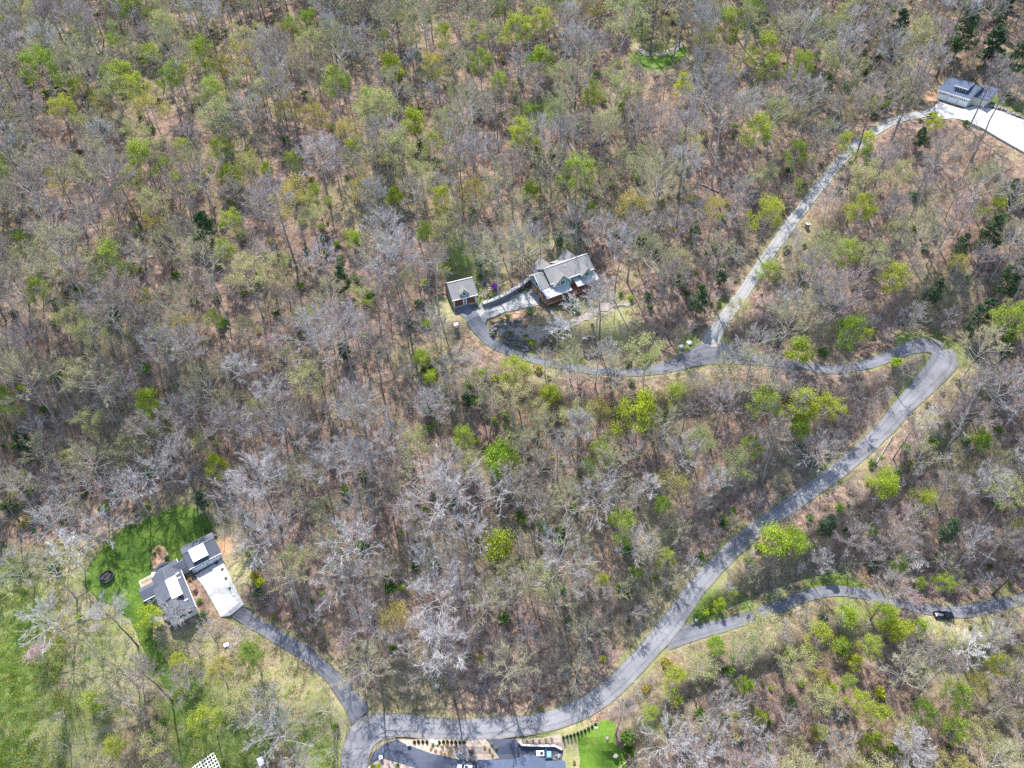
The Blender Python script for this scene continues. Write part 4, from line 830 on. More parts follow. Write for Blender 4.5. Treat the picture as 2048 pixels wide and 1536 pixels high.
for pr, px, py, r, lab in [
    (B_, 1280, 825, 46, 'broad yellow-green tree near the right centre of the central woods'), (B_, 1000, 915, 38, 'yellow-green tree at the middle of the central woods'),
    (B_, 1548, 1080, 34, 'vivid lime tree beside the main road, left half of the brightest clump'), (B_, 1590, 1082, 28, 'vivid lime tree beside the main road, right half of the brightest clump'),
    (B_, 1602, 700, 26, 'vivid yellow-green tree just above the lane near the hairpin'), (B_, 1600, 850, 24, 'yellow-green tree in the narrow part of the central woods, lowest of three'), (B_, 1605, 805, 30, 'yellow-green tree in the narrow part of the central woods, topmost of three'), (L_, 1655, 815, 30, 'loose green tree in the narrow part of the central woods, rightmost of three'),
    (B_, 1770, 968, 28, 'bright green tree right of the main road below the hairpin'), (B_, 1965, 880, 20, 'small bright green tree near the right edge below the hairpin'), (B_, 1430, 1290, 20, 'small lime tree at the junction of the side road'), (P_, 1530, 1262, 38, 'round pale yellow-green tree touching the lower side of the side road'),
    (B_, 1795, 1262, 26, 'narrow vivid lime tree below the side road left of the pickup'), (B_, 1712, 1325, 16, 'small vivid lime tree below the pink blossom'), (B_, 1770, 1225, 24, 'bright green tree hugging the bend of the side road'), (B_, 1520, 1432, 15, 'small round lime bush-like tree in the lower right woods'), (L_, 1760, 1435, 30, 'loose yellow-green tree low in the lower right woods'), (L_, 1712, 1405, 28, 'green tree with lit tips in the middle of the lower right woods'), (L_, 1905, 1395, 32, 'broad light green tree near the right edge of the lower woods'), (L_, 1640, 1275, 30, 'pale green tree left of the pink blossom below side road'),
    (B_, 1692, 1232, 20, 'vivid green tree just under the crest of the side road'), (L_, 1742, 1292, 26, 'bright green tree between pink blossom and narrow lime tree'), (B_, 1660, 1378, 18, 'lime tree in the heart of the lower right woods'), (B_, 1835, 1255, 18, 'lime tree left of the pickup clearing'), (L_, 1850, 1425, 28, 'yellow-green tree low down towards the right edge'), (B_, 1745, 1482, 20, 'lime tree near the bottom edge of the lower right woods'), (B_, 1640, 1462, 16, 'small bright tree near the bottom edge of the lower right woods'), (P_, 1960, 1460, 32, 'pale green tree near the bottom right corner'), (B_, 1680, 1290, 18, 'lime tree right beside the pink blossom'), (B_, 1490, 1370, 18, 'lime tree at left of the lower right woods'), (L_, 1300, 1430, 24, 'leafing tree above the bottom lawn'),
    (B_, 1205, 1160, 15, 'tiny vivid lime tree low in the central woods, left of a pair'), (B_, 1272, 1143, 13, 'tiny vivid lime tree low in the central woods, right of a pair'), (B_, 990, 1090, 30, 'spreading bright green tree low in the central woods'), (P_, 835, 885, 34, 'pale olive tree at left of the central woods'), (B_, 840, 715, 18, 'yellow-green tree just below the drive of the small garage'), (B_, 860, 755, 14, 'small lime tree below the yellow-green one near garage drive'), (B_, 1103, 787, 20, 'bright green sapling tree near top of the central woods'), (L_, 1325, 1010, 20, 'greenish tree at right of the central woods'),
    (P_, 1470, 930, 36, 'broad pale green tree at right end of the central woods'), (P_, 1400, 880, 34, 'pale grey-green tree beside the broad pale one in central woods'), (L_, 1345, 790, 26, 'green tree below the lane opposite the concrete driveway'),
    (B_, 432, 930, 24, 'bright lime tree beyond the lawn on the left slope'), (B_, 297, 798, 22, 'solitary rich green tree on the left slope'), (L_, 425, 640, 20, 'yellow-green tree high on left slope'), (P_, 130, 640, 32, 'pale yellow-green rounded tree at far left of the slope'), (P_, 560, 540, 34, 'pale grey-green tree left of the central woods corner'), (L_, 450, 505, 24, 'leafing tree at the top of the left slope'), (L_, 10, 800, 28, 'bright green tree cut by the left edge'), (P_, 405, 885, 28, 'pale leafing tree above the bright lime tree on left slope'),
    (L_, 232, 88, 18, 'small light green tree near top left'), (B_, 298, 105, 20, 'bright lime tree near top left'), (L_, 85, 145, 40, 'broad green tree near the top left corner'), (L_, 155, 180, 24, 'yellow-green tree right of the broad one at top left'), (K_, 198, 215, 24, 'ochre budding tree in upper left woods'), (K_, 300, 215, 30, 'ochre-green tree in the middle of upper left woods'), (P_, 275, 265, 26, 'pale green tree below the ochre one in upper left woods'), (L_, 370, 300, 22, 'dark yellow-green tree in upper left woods'), (L_, 440, 300, 24, 'slim yellow-green tree in upper left woods'), (B_, 462, 350, 22, 'golden lime tree beside a dark evergreen in upper left woods'), (B_, 530, 338, 13, 'tiny vivid lime tree in upper left woods'), (L_, 585, 322, 20, 'yellow-green low tree in upper left woods'), (K_, 625, 235, 28, 'ochre tree between upper left woods and the garage woods'), (L_, 672, 175, 30, 'tall leafy green tree in the upper middle'), (L_, 622, 45, 24, 'bright green tree at the top edge left of centre'), (B_, 785, 135, 24, 'tall bright green tree standing over dark evergreen, upper middle'), (L_, 768, 85, 18, 'slim green tree above the tall bright green one'), (L_, 690, 30, 20, 'pale green tree at top edge'),
    (L_, 1035, 65, 32, 'tall leafing tree on two long trunks at upper centre'), (B_, 1078, 120, 25, 'lime crowned tree on one long trunk at upper centre'), (L_, 960, 130, 24, 'leafing tree left of the tall lime crown'), (L_, 1000, 165, 20, 'lower yellow-green tree at upper centre'), (L_, 1180, 195, 26, 'light green crowned tree with straight trunk above the green house'), (L_, 890, 75, 24, 'greenish tree at the top, left of centre'), (P_, 842, 345, 32, 'pale green tree uphill of the small garage'), (B_, 790, 392, 18, 'round lime tree uphill of the small garage'), (B_, 705, 475, 17, 'small lime tree left of the garage woods'), (L_, 848, 470, 22, 'grey-green slim tree near the small garage'), (B_, 1060, 382, 20, 'golden lime tree uphill of the green house'), (B_, 830, 245, 24, 'rich green bushy tree at upper centre left'), (K_, 690, 265, 26, 'ochre tree at upper centre left'),
    (P_, 1240, 45, 44, 'broad pale green tree by the grassy clearing at top'), (B_, 1368, 168, 20, 'lime tree below the grassy clearing'), (L_, 1530, 95, 28, 'upper of two yellow-green trees near the top right of centre'), (L_, 1600, 130, 26, 'yellow-green tree beside the upper one near top right'), (L_, 1545, 135, 24, 'lower green tree below the yellow-green pair near top right'), (L_, 1512, 270, 32, 'large light green tree left of the concrete driveway'), (L_, 1592, 305, 22, 'light green tree close to the concrete driveway'), (P_, 1515, 355, 24, 'pale green tree below the large light green one'), (L_, 1690, 285, 20, 'lime tree leaning over upper concrete driveway'), (B_, 1735, 275, 15, 'small yellow-green tree at driveway bend'), (B_, 1730, 128, 12, 'tiny lime treetop above the driveway bend'), (P_, 1670, 55, 28, 'pale green tree at top right'), (L_, 1450, 50, 28, 'leafing tree at the top right of the clearing'),
    (L_, 1720, 425, 30, 'lime tree right of the concrete driveway'), (P_, 1650, 500, 34, 'pale olive tree right of the concrete driveway'), (L_, 1540, 545, 24, 'bright leafing tree against the lower concrete driveway'), (P_, 1745, 520, 32, 'pale green tree midway to the right edge'), (L_, 1790, 560, 30, 'yellow-green tree near the right, above hairpin'), (L_, 1985, 420, 24, 'lime tree near the right edge, upper half'), (L_, 1870, 250, 18, 'loose leafing tree before the upper concrete court'), (P_, 1800, 350, 30, 'pale leafing tree below upper driveway'), (L_, 2010, 640, 36, 'tall green tree at the right edge outside the hairpin'), (P_, 1480, 620, 24, 'pale green tree right of the concrete driveway mouth'),
    (B_, 302, 1230, 24, 'bright green tree beside the solar-panelled house'), (P_, 485, 1400, 34, 'pale green tree on the meadow right of the strip of lawn'), (L_, 500, 1310, 30, 'pale yellow-green tree beside the dark asphalt driveway'), (B_, 190, 1398, 22, 'lime tree on the lower left meadow'), (L_, 228, 1495, 24, 'yellow-green tree near the bottom left'), (L_, 360, 1320, 20, 'green tree right of the lawn strip'), (B_, 1440, 1210, 14, 'low bright green tree in the wedge of the road junction'), (P_, 1400, 1330, 34, 'pale green tree below the road junction'), (L_, 1350, 1360, 30, 'yellow-green tree right of the bottom lawn'), (P_, 1590, 1330, 36, 'grey-green tree below the round pale tree'), (P_, 1640, 1395, 34, 'silvery green tree in the lower right woods')]:
    k = 'leafing_tree'; special(pr, px, py, r, k, 'tree', lab, 'trees coming into leaf')
for px, py, r, lab in [(410, 455, 28, 'round blue-green pine in upper left woods'), (682, 560, 24, 'blue-green pine at the upper left corner of central woods'), (1398, 600, 24, 'bluish pine beside lower concrete driveway'), (1445, 550, 17, 'small pine above the bluish one by concrete driveway'), (2020, 560, 30, 'dark pine at right edge, upper of two'), (1960, 640, 32, 'dark pine outside the hairpin bend'), (2010, 700, 28, 'dark pine at right edge, lower of two'), (1985, 470, 30, 'dark pine halfway down the right edge'), (1930, 60, 34, 'dark pine behind the upper house, left of three'), (1985, 90, 34, 'dark pine behind the upper house, middle of three'), (2035, 120, 34, 'dark pine behind the upper house, right of three'), (1840, 275, 15, 'dense dark green pine below upper concrete court'), (1800, 60, 24, 'dark pine at the top right'), (930, 800, 15, 'dark evergreen in the upper central woods'), (45, 880, 20, 'dark evergreen at the left edge'), (400, 1000, 18, 'dark evergreen beyond the lawn'), (1655, 1050, 22, 'blue-green pine between main road and side road'), (1900, 1060, 24, 'blue-green pine near the right edge above side road'), (690, 700, 18, 'dark green pine inside the left corner of central woods'), (1120, 480, 12, 'slim evergreen behind the green house')]:
    special(PINE, px, py, r, 'evergreen_tree', 'tree', lab, 'evergreens in the woods', hf=.55)
for pr, px, py, r, lab in [(PINK[:1], 1625, 1285, 20, 'pale pink blossoming tree below the side road'), (PINK[:1], 1820, 1200, 24, 'pink blossoming tree overhanging the side road left of the pickup'), (PINK[:1], 75, 1310, 24, 'pinkish blossoming tree at the edge of the pasture'), (PINK[:1], 690, 1290, 22, 'pink tinged tree by the dark asphalt driveway'), (PINK[:1], 540, 690, 22, 'pinkish blossoming tree on the left slope'), (PINK[1:], 115, 68, 16, 'white blossoming tree near the top left corner'), (PINK[1:], 1598, 205, 17, 'white blossoming tree left of the concrete driveway'), (PINK[1:], 1830, 1125, 20, 'whitish blossoming tree above the side road')]:
    special(pr, px, py, r, 'blossoming_tree', 'tree', lab, 'blossoming trees')
for px, py, r, kk, lab in [(1114, 696, 30, 0, 'pale bare tree with round crown standing below the garden path'), (1139, 641, 24, 0, 'slim pale bare tree standing in front of the green house'), (1219, 738, 26, 0, 'pale bare tree beside the lane under the garden'), (170, 1143, 0, 1, 'tall bare tree at the left edge of the dark lawn'), (1905, 1330, 0, 1, 'bare whitish tree with leaning trunk right of pickup clearing')]:
    special([PALEB[kk]], px, py, r, 'bare_tree', 'tree', lab, 'pale bare garden trees', base_px=True)
for px, py, k, lab in [(1191, 678, 0, 'tall bare tree by the garden stone ring, left of a pair'), (1199, 682, 3, 'tall bare tree by the garden stone ring, right of a pair'), (1255, 565, 7, 'tall straight bare tree right of the green house'), (1227, 600, 3, 'tall bare tree at the end of the gravel path'), (230, 1098, 6, 'bare tree with trunk planted in the dark lawn'), (301, 1031, 0, 'bare tree at the top edge of the dark lawn, left'), (349, 996, 9, 'large bare tree at the top edge of the dark lawn, right'), (276, 1293, 3, 'bare tree leaning beside the lawn strip, upper'), (344, 1401, 7, 'bare tree at the foot of the lawn strip'), (394, 1394, 4, 'bare tree right of the foot of the lawn strip'), (297, 1441, 8, 'bare tree on the dry meadow below the lawn strip'), (154, 1199, 5, 'bare tree between pasture and dark lawn'), (548, 1441, 6, 'bare tree on the meadow near the lower road'), (586, 1503, 9, 'bare tree left of the lower road at bottom'), (1740, 1240, 10, 'bare tree leaning over the side road bend'), (1925, 1335, 3, 'tall bare tree right of the pickup clearing'), (366, 1256, 6, 'grey bare tree spreading over the end of the charcoal-roofed house'), (150, 1290, 9, 'spreading silver bare tree left of the lawn strip'), (70, 1175, 6, 'wide bare tree at the edge of the pasture')]:
    x, y, _ = G(px, py); p = BARE[k]; add_tree('bare_tree', p, x, y, RNG.uniform(.85, 1.0) if k != 6 or px != 366 else .72, RNG.uniform(0, 6.28), lab, 'tree', 'bare garden and meadow trees'); mark(x, y)

cand = []
NT_ = 12000
for _ in range(NT_):
    y = RNG.uniform(36, 372); x = RNG.uniform(-1, 1)*(165+(y-36)*.28)
    z = Z(x, y); px, py, de = proj((x, y, z))
    if not (-220 < px < 2270 and -160 < py < 1800): continue
    if not ok_base(x, y): continue
    mead = (px < 330 and py > 1060 and px < 330-(1060-py)*.0) or (px < 640 and py > 1260)
    if px < 110 and py > 1120: continue
    if mead and RNG.random() < .55: continue
    if 1830 < px < 1960 and 1240 < py < 1340 and RNG.random() < .9: continue
    if 860 < px < 1290 and 470 < py < 740 and RNG.random() < .35: continue
    d = 7.5 if mead else 5.9 if 640 < px < 1700 and py > 700 else 5.6
    gap = math.sin(x*.09+1.7*math.sin(y*.05))*math.sin(y*.083+1.3*math.sin(x*.047))
    if gap > .45 and RNG.random() < .7: continue
    if not far_enough(x, y, d*(1-.1*(gap < -.3))): continue
    s = float(np.clip(RNG.normal(.95, .19), .5, 1.35))
    if py < 500: s = min(s*1.12, 1.4)
    lp = .13
    for gx, gy, gr, gp in ((1700, 1380, 260, .38), (1700, 480, 190, .30), (1480, 200, 220, .15), (500, 300, 280, .32), (1080, 120, 260, .3), (260, 160, 220, .2), (560, 1380, 160, .2), (1950, 1420, 160, .2), (780, 1000, 160, .05)):
        lp += gp*math.exp(-((px-gx)**2+(py-gy)**2)/gr**2)
    u = RNG.random(); ep = .30*math.exp(-((px-1990)**2+(py-90)**2)/150**2)+.22*math.exp(-((px-2010)**2+(py-560)**2)/130**2)
    if u < ep: kind, pr = 'evergreen', int(RNG.integers(3)); Hc = PINE[pr][2]; s *= .9
    elif u < ep+lp: kind, pr = 'leaf', int(RNG.choice(7, p=[.12, .12, .12, .24, .22, .1, .08])); Hc = LEAFY[pr][2]; s *= .88
    else: kind, pr = 'bare', int(RNG.integers(12)); Hc = BARE[pr][2]
    hs = .74*Hc*s; sh = min(roadd(x+.27*k*hs, y-.96*k*hs) for k in (.5, .65, .8))
    if sh < 1. and kind != 'evergreen' and RNG.random() < .8: s *= .5
    if not ok_view(x, y, z, Hc*s, 5.2*s):
        if kind == 'bare' and RNG.random() < .6:
            s *= .5
            if not ok_view(x, y, z, Hc*s, 5.2*s): continue
        else: continue
    mark(x, y, 1. if s > .7 else .75); cand.append((kind, pr, x, y, z, s, px, py, de, float(RNG.uniform(0, 6.28))))
def in_view(c): 
    tx, ty, _ = proj((c[2], c[3], c[4]+14*c[5])); return (-20 < c[6] < 2068 and -10 < c[7] < 1560) or (-20 < tx < 2068 and 0 < ty < 1536)
TINT = ('silver-grey', 'mauve-brown', 'olive-tinged')
LAND = [('green house', 1120, 550), ('small garage', 925, 585), ('upper house', 1910, 190), ('hairpin bend', 1880, 720), ('pickup', 1885, 1235), ('white-panelled house', 350, 1160), ('trampoline', 215, 1155), ('road junction wedge', 1370, 1250), ('vivid lime clump', 1560, 1080), ('broad yellow-green tree', 1280, 825), ('central yellow-green tree', 1000, 915), ('driveway mouth', 1437, 652), ('gate pillars', 1600, 445), ('pale driveway bend', 1760, 260),
        ('pink blossom', 1625, 1285), ('bottom lawn', 1205, 1490), ('driveway junction', 705, 1420), ('spreading green tree', 990, 1090), ('tiny lime pair', 1240, 1150), ('solitary green slope tree', 297, 800), ('lime slope tree', 432, 930), ('blue-green pine', 410, 455), ('grassy clearing', 1300, 100), ('tall lime crown', 1078, 120), ('pale olive tree', 835, 885), ('garden stone ring', 1180, 690), ('side road crest', 1680, 1180), ('lower right corner', 2040, 1520), ('lower left corner', 10, 1530), ('right edge midpoint', 2045, 768), ('left edge midpoint', 5, 768), ('bottom edge pergola', 420, 1520), ('garage drive bend', 985, 690), ('broad pale green tree', 1470, 930), ('solitary lime tree', 1770, 968), ('broad corner tree', 85, 145), ('top edge centre', 1024, 0), ('upper right corner', 2045, 5)]
_used = {}
def where(px, py):
    """which known thing of the picture a tree stands by, and on which side of it"""
    ds = sorted((math.hypot(px-x, py-y), n, x, y) for n, x, y in LAND)[0]; d, n, x, y = ds; dx, dy = px-x, py-y
    dist = 'hard by' if d < 70 else 'near' if d < 130 else 'some way from' if d < 200 else 'far from'
    a = abs(dx) > 2.2*abs(dy); b = abs(dy) > 2.2*abs(dx); h = 'left' if dx < 0 else 'right'; v = 'above' if dy < 0 else 'below'
    return f'{dist} the {n}, ' + (h if a else v if b else f'{v} {h}' if abs(dx) > abs(dy) else f'mostly {v}, {h}')
def name_tree(desc, c, zn):
    lab = f'{desc} {where(c[6], c[7])}'; return lab, f'{desc}s {zn}'
bare = sorted([c for c in cand if c[0] == 'bare' and in_view(c)], key=lambda c: c[8]/c[5]); rest = [c for c in cand if c[0] == 'bare' and not in_view(c)]
for c in bare[:276]:
    tint = TINT[c[1] % 3]; size = 'tall ' if c[5] > 1.02 else 'small ' if c[5] < .8 else ''
    lab, gr = name_tree(f'{size}{tint} bare tree', c, zone(c[6], c[7])); add_tree('bare_tree', BARE[c[1]], c[2], c[3], c[5], c[9], lab, 'tree', gr)
rest += bare[276:]
LN = {'spring': 'yellow-green', 'palel': 'pale green', 'olive': 'ochre-green'}
leafc = sorted([c for c in cand if c[0] == 'leaf'], key=lambda c: c[8]); nl_ = 0; rest_leaf = []
for c in leafc:
    if in_view(c) and nl_ < 190:
        nm = LN[LEAFY[c[1]][4]]; size = 'tall ' if c[5] > .9 else 'small ' if c[5] < .72 else ''
        lab, gr = name_tree(f'{size}{nm} leafing tree', c, zone(c[6], c[7])); add_tree('leafing_tree', LEAFY[c[1]], c[2], c[3], c[5], c[9], lab, 'tree', gr); nl_ += 1
    else: rest_leaf.append(c)
rest_ever = []
for c in cand:
    if c[0] == 'evergreen':
        if in_view(c):
            size = 'tall ' if c[5]*PINE[c[1]][2] > 15 else 'small ' if c[5]*PINE[c[1]][2] < 10 else ''
            lab, gr = name_tree(f'{size}dark evergreen tree', c, zone(c[6], c[7])); add_tree('evergreen_tree', PINE[c[1]], c[2], c[3], c[5], c[9], lab, 'tree', gr)
        else: rest_ever.append(c)

# the rest of the wood and its undergrowth: one object each, instanced on points
def scatter(name, sources, pts, label, cat, kind='stuff'):
    """pts: (source index, x, y, z, scale, rz, tilt)"""
    coll = bpy.data.collections.new(name+'_sources')
    for i, me in enumerate(sources):
        o = bpy.data.objects.new(f'{name}_source_{i:02d}', me); coll.objects.link(o)
    n = len(pts); A = np.array(pts, float); me = bpy.data.meshes.new(name); me.vertices.add(n); me.vertices.foreach_set('co', A[:, 1:4].astype(np.float32).ravel())
    a = me.attributes.new('idx', 'INT', 'POINT'); a.data.foreach_set('value', A[:, 0].astype(np.int32))
    a = me.attributes.new('scl', 'FLOAT', 'POINT'); a.data.foreach_set('value', A[:, 4].astype(np.float32))
    a = me.attributes.new('rot', 'FLOAT_VECTOR', 'POINT'); rr = np.stack([A[:, 6], A[:, 6]*.7, A[:, 5]], 1); a.data.foreach_set('vector', rr.astype(np.float32).ravel())
    ng = bpy.data.node_groups.new(name, 'GeometryNodeTree'); ng.interface.new_socket('Geometry', in_out='INPUT', socket_type='NodeSocketGeometry'); ng.interface.new_socket('Geometry', in_out='OUTPUT', socket_type='NodeSocketGeometry')
    N = ng.nodes; gi = N.new('NodeGroupInput'); go = N.new('NodeGroupOutput'); ip = N.new('GeometryNodeInstanceOnPoints'); ci = N.new('GeometryNodeCollectionInfo')
    ci.inputs['Collection'].default_value = coll; ci.inputs['Separate Children'].default_value = True; ci.inputs['Reset Children'].default_value = True
    def attr(nm, t):
        k = N.new('GeometryNodeInputNamedAttribute'); k.data_type = t; k.inputs['Name'].default_value = nm; return next(o for o in k.outputs if o.enabled)
    Lk = ng.links.new; Lk(gi.outputs[0], ip.inputs['Points']); Lk(ci.outputs[0], ip.inputs['Instance']); ip.inputs['Pick Instance'].default_value = True
    Lk(attr('idx', 'INT'), ip.inputs['Instance Index']); Lk(attr('rot', 'FLOAT_VECTOR'), ip.inputs['Rotation']); Lk(attr('scl', 'FLOAT'), ip.inputs['Scale']); Lk(ip.outputs[0], go.inputs[0])
    o = link(name, me); md = o.modifiers.new('scatter', 'NODES'); md.node_group = ng
    return tag(o, label, cat, kind=kind)
FAR = [join_mesh('f', [b[0], b[1]]) for b in BARE] + [join_mesh('f', [b[0], b[1]]) for b in LEAFY] + [join_mesh('f', [b[0], b[1]]) for b in PINE]
pts = [(c[1], c[2], c[3], c[4], c[5], c[9], RNG.normal(0, .03)) for c in rest] + [(12+c[1], c[2], c[3], c[4], c[5], c[9], RNG.normal(0, .03)) for c in rest_leaf] + [(19+c[1], c[2], c[3], c[4], c[5], c[9], 0) for c in rest_ever]
# woods going on beyond the picture
for _ in range(900):
    y = RNG.uniform(372, 700); x = RNG.uniform(-420, 420); pts.append((int(RNG.integers(12)), x, y, Z(x, y), RNG.uniform(.75, 1.1), RNG.uniform(0, 6.28), 0))
scatter('forest', FAR, pts, 'mass of bare and budding trees filling the upper hillside woods', 'forest')
print('TREES', len(cand), 'bare', len(bare), 'leaf', len(leafc), 'far', len(pts))

SAP = [make_sapling(400+k, (4, 6, 8, 5, 7, 9)[k], M[('tw1', 'tw0', 'tw1', 'tw2', 'tw0', 'tw1')[k]]) for k in range(6)] + [make_brush(420+k, M[('tw1', 'tw0', 'tw2')[k]]) for k in range(3)] + [SHRUB['green'][0][1], SHRUB['green'][1][1], SHRUB['bright'][0][1], SHRUB['needle'][0][1], SHRUB['olive'][0][1]]
pts = []
while len(pts) < 7000:
    y = RNG.uniform(36, 350); x = RNG.uniform(-1, 1)*(150+(y-36)*.25); z = Z(x, y); px, py, de = proj((x, y, z))
    if not (-60 < px < 2110 and -60 < py < 1620) or roadd(x, y) < 1.2 or not ok_base(x, y, 1.2) or (px < 110 and py > 1100): continue
    if (px < 640 and py > 1250 or px < 330 and py > 1080) and RNG.random() < .85: continue
    if 860 < px < 1280 and 490 < py < 740: continue
    if 1140 < px < 1260 and py > 1430: continue
    if 800 < px < 1130 and py > 1465: continue
    if ((CLEAR[:, 0]-px)**2+(CLEAR[:, 1]-py)**2 < (CLEAR[:, 2]*.9+4)**2).any(): continue
    u = RNG.random(); gr = .5+.5*math.sin(x*.045+2)*math.sin(y*.05+1)+.3*math.sin(x*.13)*math.cos(y*.11)
    if u < .50: k = int(RNG.integers(6)); s = RNG.uniform(.6, 1.25)
    elif u < .74: k = 6+int(RNG.integers(3)); s = RNG.uniform(.7, 1.6)
    elif RNG.random() < gr: k = 9+int(RNG.choice(5, p=[.3, .28, .14, .14, .14])); s = RNG.uniform(.4, 1.5)
    else: continue
    pts.append((k, x, y, z, s, RNG.uniform(0, 6.28), RNG.normal(0, .08)))
scatter('undergrowth', SAP, pts, 'tangled saplings, brush and low green shrubs under the trees', 'undergrowth')

def make_tuft(seed, mat, n=46, r=.55):
    rg = np.random.default_rng(seed); P = np.stack([rg.normal(0, r, n), rg.normal(0, r, n), np.zeros(n)-.03], 1); D = unit(np.stack([rg.normal(0, .7, n), rg.normal(0, .7, n), rg.uniform(.4, 1.1, n)], 1))
    return tri_mesh('tuft', twig_tris(P, D, rg.uniform(.2, .5, n), np.full(n, .09), rg), mat)
TUFT = [make_tuft(430, M['green']), make_tuft(431, M['spring']), make_tuft(432, M['tw2']), make_tuft(433, M['olive'])]
pts = []
for (x0, x1, y0, y1, n) in ((-20, 130, 1080, 1536, 1500), (110, 660, 1230, 1536, 1700), (860, 1290, 470, 740, 600), (1270, 1360, 70, 140, 150), (1380, 1740, 1150, 1250, 260), (1830, 1980, 1230, 1350, 260), (1820, 1960, 655, 760, 160)):
    for _ in range(n):
        px, py = RNG.uniform(x0, x1), RNG.uniform(y0, y1); x, y, z = G(px, py)
        if roadd(x, y) < .6 or any(np.hypot(x-c[0], y-c[1]) < r*.72 for c, r in CLEARW) or (1040 < px < 1200 and 490 < py < 605): continue
        g = py > 1080 and px < 130; pts.append((int(RNG.choice(4, p=[.45, .35, .1, .1] if g else [.3, .2, .35, .15])), x, y, z, RNG.uniform(.5, 1.5), RNG.uniform(0, 6.28), 0))
scatter('grass', TUFT, pts, 'rough grass tufts over pasture, meadow and garden clearings', 'grass')

